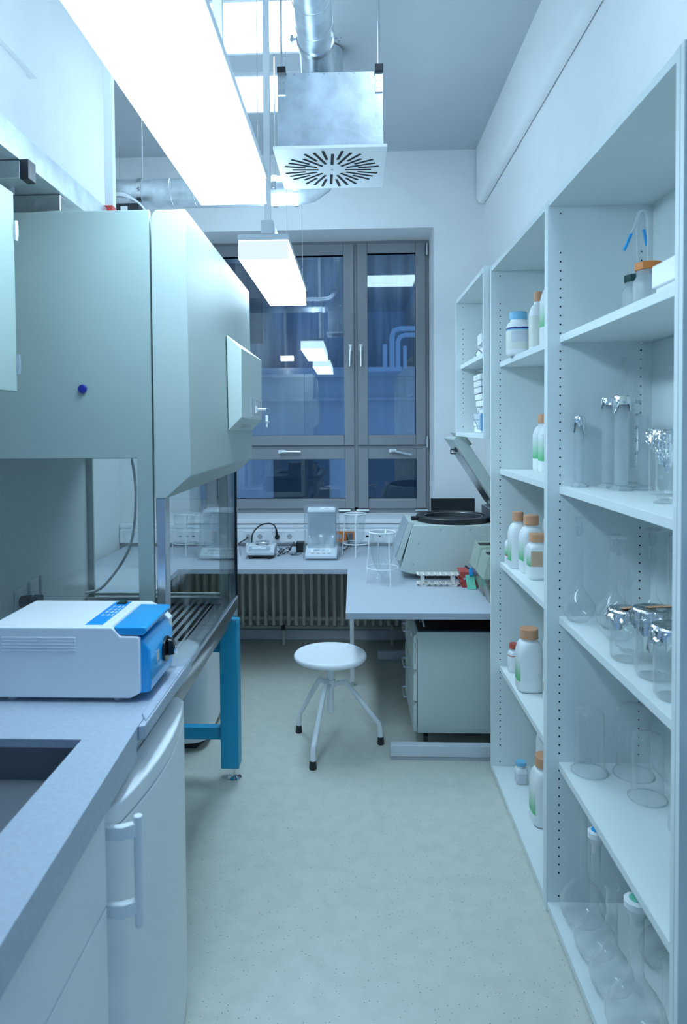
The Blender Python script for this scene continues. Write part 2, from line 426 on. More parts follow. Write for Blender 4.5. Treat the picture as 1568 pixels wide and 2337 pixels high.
# ------------------------------------------------------------------ lamps, added ceiling light patches
def lamp(y0, y1, posts, label):
    xc, hw, z0 = -.452, .125, 2.65
    t = thing('pendant_lamp', label, 'lamp', (xc, (y0+y1)/2, 2.76), 'hanging strip lamps')
    MB().box(xc-hw, xc+hw, y0+.012, y1-.006, z0, z0+.012).build('diffuser', 'lampglow', t, .003)
    MB().box(xc-hw+.001, xc+hw-.001, y0+.012, y1-.006, z0+.0125, z0+.09).build('diffuser_side', 'lampside', t)
    MB().box(xc-hw-.001, xc+hw+.001, y0, y0+.011, z0+.001, z0+.091).build('end_cap', 'lampend', t)
    MB().box(xc-hw-.004, xc+hw+.004, y0-.002, y1, z0+.097, z0+.125).build('housing', 'lightgrey', t, .003)
    MB().box(xc-.085, xc+.085, y0+.08, y1-.08, z0+.126, z0+.129).build('uplight', 'uplight', t)
    for px, py in posts:
        p = MB().box(px-.016, px+.016, py-.016, py+.016, z0+.19, ZC).build('post', 'white', t, .002)
        MB().box(px-.03, px+.03, py-.03, py+.20, z0+.125, z0+.19).build('bracket', 'lightgrey', p, .003)
    for wx, wy in ((xc+.11, y0+.12), (xc+.11, y1-.12)):
        MB().cyl((wx, wy, z0+.12), (wx, wy, ZC), .0016, n=6).build('suspension_wire', 'steel', t)
lamp(3.46, 4.79, [(-.428, 3.47), ], 'shorter-looking strip lamp hanging in front of the window')
lamp(1.25, 2.62, [(-.445, 2.31), ], 'long glowing strip lamp hanging above the white sterilizer, cut by the top edge')

def ceiling_light_patch(x0, x1, y0, y1, label):  # framed glowing sheet added where the ceiling itself is brightly lit
    t = thing('ceiling_light_patch', label, 'ceiling light', ((x0+x1)/2, (y0+y1)/2, ZC), 'glowing sheets for lit ceiling')
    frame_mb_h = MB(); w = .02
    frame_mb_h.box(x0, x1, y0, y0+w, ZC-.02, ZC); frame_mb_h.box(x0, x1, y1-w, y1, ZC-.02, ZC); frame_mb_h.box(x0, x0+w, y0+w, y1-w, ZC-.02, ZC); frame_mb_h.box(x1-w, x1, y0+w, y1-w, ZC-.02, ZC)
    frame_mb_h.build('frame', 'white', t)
    MB().box(x0+w, x1-w, y0+w, y1-w, ZC-.012, ZC-.004).build('diffuser', 'patchglow', t)  # frame and diffuser belong to the added sheet, no real fixture
ceiling_light_patch(-.92, -.28, 3.66, 4.19, 'glowing sheet standing in for lamp uplight on the ceiling, crossed by the lamp posts, cut by the top edge')
ceiling_light_patch(-.92, -.28, 4.43, 4.96, 'glowing sheet standing in for lamp uplight on the ceiling, just beyond the diffuser box, nearer the window wall')
ceiling_light_patch(.12, .98, 1.1, 2.0, 'added glowing sheet for a lit patch of ceiling above the glassware shelves, seen only as a glow in the window')  # added out of view as fill and for its window reflection

# ------------------------------------------------------------------ air diffuser, ducts
dx0, dx1, dy0, dy1, dz = -.345, .152, 3.0, 3.5, 3.01
dc = ((dx0+dx1)/2, (dy0+dy1)/2)
t = thing('air_diffuser', 'square white swirl diffuser under a galvanised box hung from the ceiling', 'air vent', (*dc, dz))
MB().box(dx0, dx1, dy0, dy1, dz, dz+.014).build('diffuser_plate', 'white', t, .002)
m = MB()
for i in range(32):
    a = 2*PI*i/32+.05; r0, r1 = (.062, .185) if i % 2 == 0 else (.125, .222)
    if i % 4 == 2: r0, r1 = .075, .215
    u = Vector((math.cos(a), math.sin(a), 0)); w = Vector((-u.y, u.x, 0))*.0062; c = Vector((*dc, 0))
    q = [c+u*r0-w, c+u*r1-w, c+u*r1+w, c+u*r0+w]
    m.prism('z', [(p.x, p.y) for p in q], dz-.0015, dz+.004)
m.build('slot', 'hole', t)
m = MB(); m.lathe([(0, 0), (.007, .0), (.004, -.004), (0, -.004)], 16, (*dc, dz)); m.build('centre_screw', 'alu', t)
MB().box(-.325, .137, 3.02, 3.48, dz+.015, 3.345).build('plenum_box', 'galv', t, .003)
for x in (-.305, .118):
    br = MB().box(x-.016, x+.016, 3.012, 3.02, 3.25, 3.36).build('hanger_bracket', 'alu', t)
    MB().box(x-.018, x+.018, 2.995, 3.03, 3.335, 3.362).build('rubber_mount', 'black', br)
    MB().cyl((x, 3.012, 3.36), (x, 3.012, ZC), .005, n=8).build('threaded_rod', 'steel', br)
    m = MB()
    for k in range(4): m.cyl((x-.008+.016*(k % 2), 3.006, 3.27+.03*(k//2)), (x-.008+.016*(k % 2), 3.012, 3.27+.03*(k//2)), .003, n=8)
    m.build('rivet', 'steel', br)
m = MB()
for k in range(6): m.cyl((-.25+.065*k, 3.016, 3.336), (-.25+.065*k, 3.022, 3.336), .003, n=8)
m.build('rivet', 'steel', t)

def duct(name, label, pts, r, rings, loc, bands, rods):
    t = thing(name, label, 'air duct', loc)
    m = MB(); m.tube(pts, r, 32); m.build('pipe', 'galv', t, smooth=50)
    m = MB()
    for c, d in rings:
        c = Vector(c); d = Vector(d).normalized(); u = d.orthogonal().normalized(); w = d.cross(u); n = 40
        m.tube([c+(r+.0005)*(u*math.cos(2*PI*i/n)+w*math.sin(2*PI*i/n))+d*(.05*i/n) for i in range(n+1)], .0022, 5)
    m.build('seam', 'galv', t)
    for c, d in bands:
        c = Vector(c); d = Vector(d).normalized()
        bd = MB().cyl(c-d*.014, c+d*.014, r+.006, n=36).build('pipe_clamp', 'steel', t)
        u = d.cross(Vector((0, 0, 1))).normalized()
        m = MB()
        for s_ in (-1, 1):
            p = c+u*s_*(r+.004); m.cyl(p, p+u*s_*.03, .006, n=8); m.box(p.x+u.x*s_*.02-.006, p.x+u.x*s_*.02+.006, p.y-.01, p.y+.01, p.z-.014, p.z+.014)
        m.build('clamp_lug', 'steel', bd)
    for c in rods:
        MB().cyl(c, (c[0], c[1], ZC), .0045, n=8).build('hanger_rod', 'alu', t)
    return t
dcx, dcz = -.155, 3.478
pts = [(dcx, y, dcz) for y in (.2, 1, 2, 2.9, 3.08)]+[(dcx, 3.08+.17*math.sin(a), dcz-.13*(1-math.cos(a))) for a in (PI/6, PI/3, PI/2)]+[(dcx, 3.25, 3.347)]
duct('supply_duct', 'galvanised spiral duct entering the top of the diffuser box', pts, .078,
     [((dcx, y, dcz), (0, 1, 0)) for y in (1.6, 1.78, 1.96, 2.14, 2.32, 2.5, 2.68, 2.86)], (dcx, 2, dcz), [((dcx, 3.0, dcz), (0, 1, 0))], [])
hy, hz, hr = 4.2, 3.242, .088
pts = [(-1.98, hy, hz), (-1.2, hy, hz), (-.6, hy, hz), (-.34, hy, hz)]+[(-.34+.2*math.sin(a), hy, hz+.2*(1-math.cos(a))) for a in (PI/8, PI/4, 3*PI/8, PI/2)]+[(-.14, hy, ZC-.01)]
d2 = duct('exhaust_duct', 'round metal duct running along the wall above the window', pts, hr,
     [((x, hy, hz), (1, 0, 0)) for x in (-1.12, -.98, -.84, -.7)], (-1.1, hy, hz), [((-1.29, hy, hz), (1, 0, 0)), ((-.47, hy, hz), (1, 0, 0)), ((-.345, hy, hz), (1, 0, 0))],
     [(-1.29, hy, hz+hr), (-.47, hy, hz+hr)])
t = MB().box(-1.42, -1.26, 4.02, 4.10, 3.04, 3.13).build('damper_actuator', 'black', d2, .004)
MB().box(-1.365, -1.325, 4.012, 4.02, 3.06, 3.11).build('type_label', 'paper', t)
MB().box(-1.42, -1.33, 4.04, 4.09, 3.13, 3.17).build('upper_case', 'lightgrey', t, .003)
for k in range(2):
    MB().tube(crv([(-1.42, 4.03, 3.19-.01*k), (-1.35, 4.02, 3.185-.01*k), (-1.26, 4.01, 3.13), (-1.2, 4.01, 3.06)]), .006, 8).build('cable', 'white', t)

# ------------------------------------------------------------------ service channel and fittings up on the left
t = thing('service_channel', 'folded sheet metal channel running above the wall cupboard', 'metal channel', (-1.15, 1.4, 2.6))
m = MB(); m.prism('y', [(-.955, 2.65), (-.945, 2.65), (-.945, 2.568), (-1.40, 2.568), (-1.40, 2.576), (-.955, 2.576)], -.4, 2.62); m.build('channel', 'galv', t, .001)
MB().box(-1.02, -.956, -.4, 2.62, 2.65, 2.66).build('top_flange', 'galv', t)
b1 = MB().box(-1.40, -.945, 1.93, 1.97, 2.515, 2.567).build('support_bar', 'alu', t, .003)
MB().box(-.945, -.918, 1.927, 1.973, 2.512, 2.569).build('end_plug', 'black', b1, .003)
m = MB(); m.prism('y', [(-1.38, 2.496), (-.955, 2.515), (-.955, 2.566), (-1.38, 2.566)], 2.22, 2.226); m.box(-1.38, -.955, 2.226, 2.262, 2.562, 2.566); m.build('bracket', 'steel', t, .001)
MB().cyl((-1.08, 2.15, 2.545), (-1.08, 2.15, 2.568), .009, n=6).build('hex_bolt', 'steel', t)
p = thing('hanging_post', 'white square post dropping from the ceiling behind the safety cabinet', 'post', (-.955, 2.69, 2.5))
MB().box(-.972, -.938, 2.675, 2.707, 2.5, ZC).build('post_body', 'white', p, .002)
t = thing('red_socket_box', 'small red socket box at the end of the sheet metal channel', 'socket box', (-.94, 2.66, 2.63))
MB().box(-.985, -.925, 2.63, 2.668, 2.60, 2.665).build('box_body', 'red', t, .005)
MB().cyl((-.962, 2.632, 2.645), (-.962, 2.627, 2.645), .012, n=16).build('knockout_cap', 'red', t)

# wall cupboard
t = thing('wall_cupboard', 'pale wall cupboard beside the safety cabinet, cut by the picture edge', 'cupboard', (-1.15, 1.4, 1.91))
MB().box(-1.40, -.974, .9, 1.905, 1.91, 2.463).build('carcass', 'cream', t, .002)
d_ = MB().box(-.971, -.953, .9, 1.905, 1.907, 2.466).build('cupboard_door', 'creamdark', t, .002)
for z in (2.36, 1.985):
    h = MB(); h.cyl((-.951, 1.909, z-.028), (-.951, 1.909, z+.028), .007, n=12); h.cyl((-.951, 1.909, z-.016), (-.951, 1.909, z+.016), .0085, n=12); h.box(-.968, -.952, 1.904, 1.914, z-.026, z+.026)
    h.build('hinge', 'alu', d_)

# ------------------------------------------------------------------ safety cabinet (laminar flow hood)
BY0, BY1 = 2.15, 3.45
t = thing('safety_cabinet', 'tall cream laminar flow cabinet with glass sides on a blue stand', 'lab cabinet', (-1.0, 2.8, .88))
def holed_mb(x0, x1, z0, z1, a0, a1, c0, c1, y0, y1):
    m = MB(); O = [(x0, z0), (x1, z0), (x1, z1), (x0, z1)]; I = [(a0, c0), (a1, c0), (a1, c1), (a0, c1)]
    vs = [(p[0], y, p[1]) for y in (y0, y1) for p in O+I]; fs = []
    for k in range(4):
        j = (k+1) % 4
        fs += [(k, j, 4+j, 4+k), (8+k, 8+j, 12+j, 12+k), (k, j, 8+j, 8+k), (4+k, 4+j, 12+j, 12+k)]
    return m.add(vs, fs)
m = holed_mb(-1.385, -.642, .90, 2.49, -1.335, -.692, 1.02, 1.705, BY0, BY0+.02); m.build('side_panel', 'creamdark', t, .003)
MB().box(-1.336, -.69, BY0+.009, BY0+.014, 1.018, 1.706).build('side_window', 'tinted', t)
MB().box(-1.38, -.655, BY0+.022, BY1-.02, 1.72, 2.478).build('filter_housing', 'cream', t, .004)
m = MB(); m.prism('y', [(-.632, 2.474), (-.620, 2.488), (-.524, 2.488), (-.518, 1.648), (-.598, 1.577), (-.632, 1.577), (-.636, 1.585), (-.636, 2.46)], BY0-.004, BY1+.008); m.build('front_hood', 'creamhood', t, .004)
MB().box(-1.38, -1.365, BY0+.02, BY1-.02, .90, 1.72).build('rear_wall', 'white', t)
m = frame_mb(-1.385, -.642, .90, 2.49, .05, .045, .06, .79, BY1-.02, BY1); m.build('far_panel', 'cream', t, .003)
MB().box(-1.34, -.68, BY1-.014, BY1-.009, .955, 1.706).build('far_window', 'clearpane', t)
MB().box(-.606, -.600, BY0+.06, BY1-.03, .955, 1.60).build('front_sash', 'clearpane', t)
for y0, y1, x0 in ((BY0+.002, BY0+.055, -.634), ):
    MB().box(x0, -.603, y0, y1, .90, 1.578).build('sash_post', 'steel', t, .004)
MB().box(-.640, -.596, BY1-.028, BY1, .84, 1.60).build('sash_post', 'steel', t, .003)
MB().box(-.602, -.592, BY1-.044, BY1-.030, .955, 1.60).build('sash_gasket', 'blackgloss', t)
m = MB(); m.prism('y', [(-.64, .955), (-.606, .957), (-.597, .95), (-.593, .94), (-.593, .892), (-.60, .885), (-.64, .885)], BY0+.01, BY1-.02); m.build('front_lip', 'steel', t, .002)
MB().box(-1.37, -.63, BY0+.02, BY1-.02, .88, .905).build('tray_base', 'steel', t)
m = MB()
x = -1.12
while x < -.72:
    m.box(x, x+.018, BY0+.05, BY1-.05, .9055, .915); x += .036
m.box(-1.36, -1.12, BY0+.03, BY1-.03, .9055, .915); m.box(-.715, -.632, BY0+.03, BY1-.03, .9055, .915)
m.build('tray_grille', 'steel', t)
MB().box(-1.12, -.715, BY0+.05, BY1-.05, .9051, .9057).build('grille_void', 'hole', t)
MB().box(-1.36, -.63, BY1-.075, BY1-.022, .915, .952).build('rear_upstand', 'steel', t, .004)
MB().tube(crv([(-1.12, 3.36, 1.72), (-1.09, 3.36, 1.5), (-1.12, 3.36, 1.22), (-1.25, 3.35, 1.02), (-1.33, 3.3, .99)]), .007, 8).build('white_hose', 'white', t)
MB().lathe([(0, 0), (.02, 0), (.02, .008), (0, .008)], 20, (-1.02, 3.0, .915)).build('drain_plug', 'alu', t)
m = MB(); m.cyl((-.862, BY0, 1.928), (-.862, BY0-.012, 1.928), .014, .013, n=24); m.build('button', 'navy', t, .003)
# gas and power outlets on the rear wall
for k, (y, z) in enumerate(((2.70, 1.10), (2.82, 1.11), (2.92, 1.115))):
    so = MB().box(-1.364, -1.352, y-.038, y+.038, z-.055, z+.055).build('rear_outlet', 'white', t, .004)
    if k == 0:
        q = MB(); q.cyl((-1.352, y, z), (-1.31, y, z+.004), .026, n=20); q.box(-1.31, -1.27, y-.024, y+.024, z-.02, z+.026)
        q.build('black_plug', 'black', so, .004)
        MB().tube(crv([(-1.28, y+.02, z-.015), (-1.28, y+.02, z-.06), (-1.30, y, z-.075), (-1.32, y-.02, z-.05)]), .004, 6).build('plug_cap_loop', 'black', so)
# control box with keys
cb = MB()
P0 = [(-.517, 2.782, 2.18), (-.517, 3.46, 2.18), (-.517, 3.46, 1.788), (-.517, 2.80, 1.788)]
P1 = [(-.457, 2.785, 2.124), (-.457, 3.40, 2.135), (-.457, 3.385, 1.835), (-.457, 2.777, 1.843)]
cb.add(P0+P1, [(0, 1, 2, 3), (7, 6, 5, 4), (0, 4, 5, 1), (1, 5, 6, 2), (2, 6, 7, 3), (3, 7, 4, 0)])
cbo = cb.build('control_box', 'cream', t, .003)
pn = MB().box(-.4575, -.4545, 3.02, 3.36, 1.85, 1.935).build('switch_panel', 'lightgrey', cbo)
m = MB()
for k in range(5): m.box(-.4548, -.4535, 3.04+.062*k, 3.075+.062*k, 1.855, 1.93)
m.build('switch_field', 'grey', cbo)
m = MB(); m.tube([(-.455, 3.16, 1.885), (-.41, 3.18, 1.885)], .006, 8); m.box(-.452, -.445, 3.12, 3.16, 1.868, 1.90)
m.ring((-.40, 3.185, 1.87), .001, .001, 4, 3); m.build('key', 'white', cbo)
rg = [( -.405+.016*math.cos(a), 3.185, 1.873+.018*math.sin(a)) for a in [2*PI*i/20 for i in range(20)]]
MB().tube(rg, .0016, 6, True).build('key_ring', 'steel', cbo)
m = MB(); m.box(-.412, -.400, 3.178, 3.190, 1.83, 1.858); m.lathe([(0, .0), (.016, .0), (.012, -.006), (.005, -.012), (.004, -.028), (0, -.028)], 14, (-.406, 3.184, 1.83)); m.build('key_tag', 'white', cbo)
m = MB()
for k in range(4):
    y = 2.98+.07*k; m.add([(-.468, y, 1.8365), (-.468, y+.045, 1.8365), (-.50, y+.045, 1.8), (-.50, y, 1.8)], [(0, 1, 2, 3)])
m.build('underside_switch', 'grey', cbo)

# blue stand
st = thing('cabinet_stand', 'blue steel stand with levelling feet carrying the laminar flow cabinet', 'stand', (-1.0, 2.8, 0))
def leg(x0, x1, y0, y1):
    l = MB().box(x0, x1, y0, y1, .066, .822).build('leg', 'blue', st, .006)
    cx, cy = (x0+x1)/2+.016, (y0+y1)/2
    f = MB(); f.lathe([(0, 0), (.036, 0), (.036, .003), (.012, .010), (.008, .013), (0, .013)], 28, (cx, cy, 0)); f.cyl((cx, cy, .01), (cx, cy, .07), .0055, n=10); f.cyl((cx, cy, .048), (cx, cy, .060), .013, n=6)
    f.build('levelling_foot', 'chrome', l)
for x0 in (-.687, -1.36):
    for y0 in (2.22, 3.40): leg(x0, x0+.093, y0, y0+.09)
for z0, z1 in ((.205, .268), (.655, .713)):
    for y0 in (2.245, 3.425): MB().box(-1.267, -.687, y0, y0+.05, z0, z1).build('crossbar', 'blue', st, .005)
for x0 in (-.66, -1.33): MB().box(x0, x0+.04, 2.31, 3.40, .825, .878).build('top_rail', 'steel', st)

# ------------------------------------------------------------------ sink bench, cupboard, fridge
CT = 1.07
t = thing('sink_bench', 'grey stoneware worktop with a sunken sink beneath the wall cupboard', 'worktop', (-1.2, 1.2, CT))
E0, E1 = (-.507+.0281, .30), (-.5345, 1.63)
ox, oy0, oy1, oxl = -.645, .62, 1.562, -1.25
o = [(-1.41, .30), E0, E1, (-.5345, 2.125), (-1.41, 2.125)]
ii = [(oxl, oy0), (ox, oy0), (ox, oy1-.002), (ox-.002, oy1), (oxl, oy1)]
m = MB(); vs = []
for z in (CT, CT-.035): vs += [(*p, z) for p in o]+[(*p, z) for p in ii]
fs = []
for k in range(5):
    j = (k+1) % 5
    fs += [(k, j, 5+j, 5+k), (10+k, 10+j, 15+j, 15+k), (k, j, 10+j, 10+k), (5+k, 5+j, 15+j, 15+k)]
m.add(vs, fs).build('sink_top', 'stone', t, .007, 3, 30)
m = MB(); m.prism('z', [(E0[0]-.03, .30), (E0[0]-.0005, .30), (E1[0]-.0005, 1.63), (E1[0]-.03, 1.63)], CT-.08, CT-.030); m.build('front_apron', 'stone', t, .004)
m = MB(); m.prism('z', [(-.5338, 1.634), (-.518, 1.640), (-.517, 2.125), (-.5338, 2.125)], CT-.035, CT+.0005).prism('z', [(-.545, 1.70), (-.522, 1.66), (-.521, 2.120), (-.545, 2.120)], CT-.002, CT+.005); m.build('raised_rim', 'stone', t, .003)
bz = .972
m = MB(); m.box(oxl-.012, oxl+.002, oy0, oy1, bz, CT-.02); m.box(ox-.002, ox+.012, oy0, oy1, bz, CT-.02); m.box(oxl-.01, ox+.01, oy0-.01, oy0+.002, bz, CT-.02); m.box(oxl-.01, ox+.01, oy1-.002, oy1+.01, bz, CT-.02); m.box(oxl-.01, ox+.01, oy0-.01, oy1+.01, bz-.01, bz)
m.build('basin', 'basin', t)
t = thing('sink_cupboard', 'white base cupboard under the stoneware sink', 'cupboard', (-1.0, .9, 0))
m = MB(); m.box(-1.40, -.566, .3, 1.445, .08, .745); m.box(-1.40, -1.28, .3, 1.445, .745, CT-.082); m.box(-.62, -.566, .3, 1.445, .745, CT-.082); m.box(-1.39, -.6, .33, 1.43, 0, .08); m.build('carcass', 'white', t)
MB().box(-.566, -.545, .30, 1.440, .762, .986).build('front_panel', 'white', t, .002)
MB().box(-.566, -.545, .30, 1.440, .09, .756).build('cupboard_door', 'white', t, .002)
t = thing('small_fridge', 'white under-bench fridge with curved door and long bar handle', 'fridge', (-.8, 1.82, 0))
MB().box(-1.15, -.577, 1.462, 2.112, .03, .957).box(-.60, -.577, 1.462, 2.112, .957, 1.033).build('fridge_body', 'white', t, .004)
def bulge(a, b_, r=.0):
    pts = [(-.574, a)]
    n = 20
    for i in range(n+1):
        u = i/n; y = a+(b_-a)*u
        pts.append((-.540+.038*(1-(2*u-1)**2)-(.02*(max(0, abs(2*u-1)-.93)/.07)**2), y))
    pts.append((-.574, b_)); return pts
MB().prism('z', bulge(1.465, 2.108), .05, .905).build('fridge_door', 'white', t, .004)
MB().prism('z', bulge(1.465, 2.108), .9075, .957).build('door_top_trim', 'white', t, .008, 3)
MB().box(-1.10, -.60, 1.48, 2.10, 0, .03).build('fridge_plinth', 'grey', t)
MB().box(-.5775, -.5755, 1.79, 1.83, .99, 1.008).build('rating_label', 'tanpaper', t)
hb = MB(); hb.cyl((-.487, 1.482, .685), (-.487, 1.482, .938), (.0102), n=20); ho = hb.build('handle', 'white', t, .003)
for z in (.733, .908):
    m = MB(); m.prism('z', [(-.560, 1.455), (-.560, 1.470), (-.525, 1.472), (-.495, 1.488), (-.484, 1.486), (-.490, 1.472), (-.515, 1.456)], z-.016, z+.016); m.build('handle_mount', 'white', ho, .004)

# clear curved sheet lying over the rim
t = thing('acrylic_sheet', 'clear acrylic sheet with a rounded corner lying on the worktop rim behind the sterilizer', 'plastic sheet', (-.55, 2.16, CT+.005))
pts = [(-.590, 2.04), (-.516, 2.04), (-.516, 2.20)]+[(-.566+.05*math.cos(a), 2.20+.09*math.sin(a)) for a in (PI/8, PI/4, 3*PI/8, PI/2)]+[(-.590, 2.29)]
m = MB(); m.prism('z', pts, CT+.0055, CT+.0085); m.build('sheet', 'acrylic', t)

# ------------------------------------------------------------------ sterilizer on the bench
BX = [-.93, -.557]; SY0, SY1, SZ0, SZ1 = 1.775, 2.06, CT+.012, CT+.202
t = thing('sterilizer', 'white and blue benchtop sterilizer beside the sink', 'lab device', (-.75, 1.92, CT))
prof = [(-.985, SZ0), (-.600, SZ0), (-.5725, SZ0+.014), (-.5725, SZ1-.030), (-.5775, SZ1-.024), (-.624, SZ1-.024), (-.646, SZ1), (-.985, SZ1)]
m = MB(); m.prism('y', prof, SY0, SY0+.016); m.build('side_shell', 'white', t, .004, 3)
prof2 = [(-.985, SZ0), (-.600, SZ0), (-.572, SZ0+.014), (-.560, SZ0+.05), (-.560, SZ1-.045), (-.59, SZ1-.018), (-.625, SZ1), (-.985, SZ1)]
m = MB(); m.prism('y', prof2, SY1-.035, SY1); m.build('side_shell', 'white', t, .004, 3)
m = MB(); m.prism('y', [(-.985, SZ0), (-.61, SZ0), (-.61, SZ1-.04), (-.650, SZ1-.004), (-.650, SZ1), (-.985, SZ1)], SY0+.0162, SY1-.0352); m.build('casing', 'white', t, .002)
m = MB(); m.prism('y', [(-.60, SZ0+.005), (-.550, SZ0+.012), (-.547, SZ0+.02), (-.547, SZ1-.065), (-.567, SZ1-.036), (-.60, SZ1-.036)], SY0+.012, SY1-.05); dr = m.build('front_door', 'bluegloss', t, .006, 3)
m = MB(); m.prism('y', [(-.644, SZ1+.001), (-.626, SZ1-.021), (-.566, SZ1-.022), (-.556, SZ1-.016), (-.553, SZ1-.006), (-.558, SZ1+.001)], SY0+.004, SY1-.042); m.build('tilting_lid', 'bluegloss', t, .005, 3)
m = MB(); m.cyl((-.547, 1.93, SZ0+.085), (-.539, 1.93, SZ0+.085), .036, n=28); kb = m.build('lock_knob', 'blackgloss', dr, .003)
m = MB(); m.prism('y', [(-.539, SZ0+.066), (-.518, SZ0+.070), (-.515, SZ0+.090), (-.523, SZ0+.112), (-.539, SZ0+.116)], 1.918, 1.942); m.build('knob_grip', 'blackgloss', kb, .004)
MB().cyl((-.518, 1.93, SZ0+.082), (-.513, 1.93, SZ0+.082), .012, n=20).build('knob_cap', 'chrome', kb)
MB().box(-.5468, -.5462, 1.842, 1.868, SZ0+.075, SZ0+.105).build('door_sticker', 'lightgrey', dr)
# control strip on top
q = MB(); q.add([(-.733, 1.81, SZ1+.0008), (-.676, 1.81, SZ1+.0008), (-.664, 2.045, SZ1+.0008), (-.70, 2.045, SZ1+.0008)], [(0, 1, 2, 3)])
q = MB(); q.box(-.728, -.680, 1.80, 2.045, SZ1, SZ1+.001); cs = q.build('control_strip', 'bluelabel', t)
m = MB(); m.box(-.716, -.688, 2.012, 2.036, SZ1+.001, SZ1+.004); sw = m.build('rocker_frame', 'black', cs)
m = MB(); m.prism('x', [(2.016, SZ1+.004), (2.032, SZ1+.004), (2.032, SZ1+.010), (2.018, SZ1+.005)], -.712, -.692); m.build('rocker_switch', 'greencap', sw)
m = MB()
for k in range(4):
    y = 1.885+.03*k
    for xx in (-.716, -.70, -.688): m.box(xx, xx+.004, y, y+.018, SZ1+.001, SZ1+.0014)
    m.box(-.716, -.684, y+.008, y+.0095, SZ1+.001, SZ1+.0014)
m.build('printed_scale', 'whiteink', cs)
m = MB()
for k in range(5): m.box(-.945, -.745, SY0-.0022, SY0+.001, SZ0+.126+.0085*k, SZ0+.130+.0085*k)
m.build('ventilation_rib', 'white', t, .001)
for x in (-.93, -.64):
    for y in (1.80, 2.03): MB().cyl((x, y, CT+.0006), (x, y, SZ0+.002), .012, n=16).build('foot', 'grey', t)
MB().box(-.5598, -.5592, SY1-.032, SY1-.004, SZ0+.09, SZ0+.108).build('badge', 'bluelabel', t)
MB().box(-.5598, -.5592, SY1-.032, SY1-.006, SZ0+.066, SZ0+.084).build('badge', 'bluelabel', t)

# ------------------------------------------------------------------ white rounded appliance under the far bench
t = thing('floor_cabinet', 'white floor unit with a rounded edge standing behind the blue stand', 'appliance', (-1.1, 3.95, 0))
pts = [(-1.4, 3.70), (-.95, 3.70)]+[(-.95+.12*math.sin(a), 3.79-.09*math.cos(a)) for a in (PI/8, PI/4, 3*PI/8, PI/2)]+[(-.83, 4.25), (-1.4, 4.25)]
MB().prism('z', pts, .05, .72).build('cabinet_shell', 'white', t, .006)
MB().prism('z', [(-1.38, 3.76), (-.90, 3.76), (-.87, 3.84), (-.87, 4.22), (-1.38, 4.22)], 0, .05).build('plinth', 'dark', t)
t = thing('white_pedestal', 'narrow white unit behind the fridge with a dark gap at its side', 'appliance', (-1.1, 3.2, 0))
MB().box(-1.30, -.945, 2.70, 3.36, .02, .62).build('cabinet_shell', 'white', t, .006)
m = MB()
for y in (2.8, 3.25): m.box(-1.28, -.97, y-.02, y+.02, 0, .02)
m.build('skid', 'dark', t)

# ------------------------------------------------------------------ window bench
BZ = .80
t = thing('lab_bench', 'grey-blue L-shaped laboratory bench under the window', 'bench', (-.05, 4.6, 0))
m = MB(); m.prism('z', [(-.05, 3.65), (1.085, 3.65), (1.085, 5.745), (-1.95, 5.745), (-1.95, 3.75), (-1.225, 3.75), (-1.255, 4.78), (-.05, 4.78)], BZ-.034, BZ-.001); wt = m.build('worktop_core', 'wedge', t, .002)
m = MB(); m.prism('z', [(-.05, 3.65), (1.085, 3.65), (1.085, 5.745), (-1.95, 5.745), (-1.95, 3.75), (-1.225, 3.75), (-1.255, 4.78), (-.05, 4.78)], BZ-.001, BZ); m.build('worktop_surface', 'worktop', t)
for y, x0 in ((3.675, .185), (5.215, .172)):
    f_ = MB().box(x0, 1.03, y-.025, y+.025, .018, .082).build('foot_beam', 'lightgrey', t, .006)
    MB().box(x0+.003, 1.03, y-.021, y+.021, 0, .0178).build('foot_strip', 'grey', f_)
    MB().box(.95, 1.0, y-.02, y+.02, .083, BZ-.035).build('upright', 'lightgrey', t)
l_ = MB().box(-.036, -.008, 4.70, 4.728, .03, BZ-.035).build('leg', 'lightgrey', t, .002)
MB().box(-.034, -.010, 4.702, 4.726, 0, .03).build('adjusting_foot', 'grey', l_)
MB().box(-.03, .9, 4.705, 4.725, BZ-.08, BZ-.036).build('under_rail', 'lightgrey', t)
for x, y in ((-1.9, 3.8), (-1.27, 3.8), (-1.9, 5.6)): MB().box(x-.015, x+.015, y-.015, y+.015, 0, BZ-.035).build('leg', 'lightgrey', t)

# sockets trunking
t = thing('cable_trunking', 'white cable trunking under the window sill', 'trunking', (-.4, 5.72, .9))
m = MB(); m.prism('x', [(5.745, .826), (5.705, .826), (5.70, .832), (5.70, .938), (5.712, .944), (5.712, .955), (5.70, .96), (5.70, .985), (5.715, .992), (5.745, .992)], XL+.01, XR-.01); m.build('channel', 'white', t, .001)
def socket(x, label, kind, matname='white', name='wall_socket'):
    s_ = thing(name, label, 'socket', (x, 5.70, .885), 'sockets on the window trunking')
    frame_mb(x-.044, x+.044, .841, .929, .010, .010, .010, .010, 5.690, 5.699).build('cover_plate', matname, s_, .002)
    MB().box(x-.034, x+.034, 5.6935, 5.6995, .851, .919).build('insert', matname, s_, .001)
    if kind == 'power':
        MB().cyl((x, 5.6932, .885), (x, 5.6945, .885), .022, n=24).build('recess', 'grey', s_)
        m = MB()
        for d in (-.01, 0, .01): m.cyl((x+d, 5.692, .885), (x+d, 5.6935, .885), .0026 if d else .0016, n=8)
        m.build('pin_hole', 'hole', s_)
    elif kind == 'data':
        MB().box(x-.012, x+.012, 5.692, 5.694, .878, .894).build('data_port', 'hole', s_)
    return s_
socket(-.892, 'white socket with the thick round grey plug nearest the safety cabinet', 'power')
socket(-.795, 'empty white socket directly behind the small weighing scale', 'power')
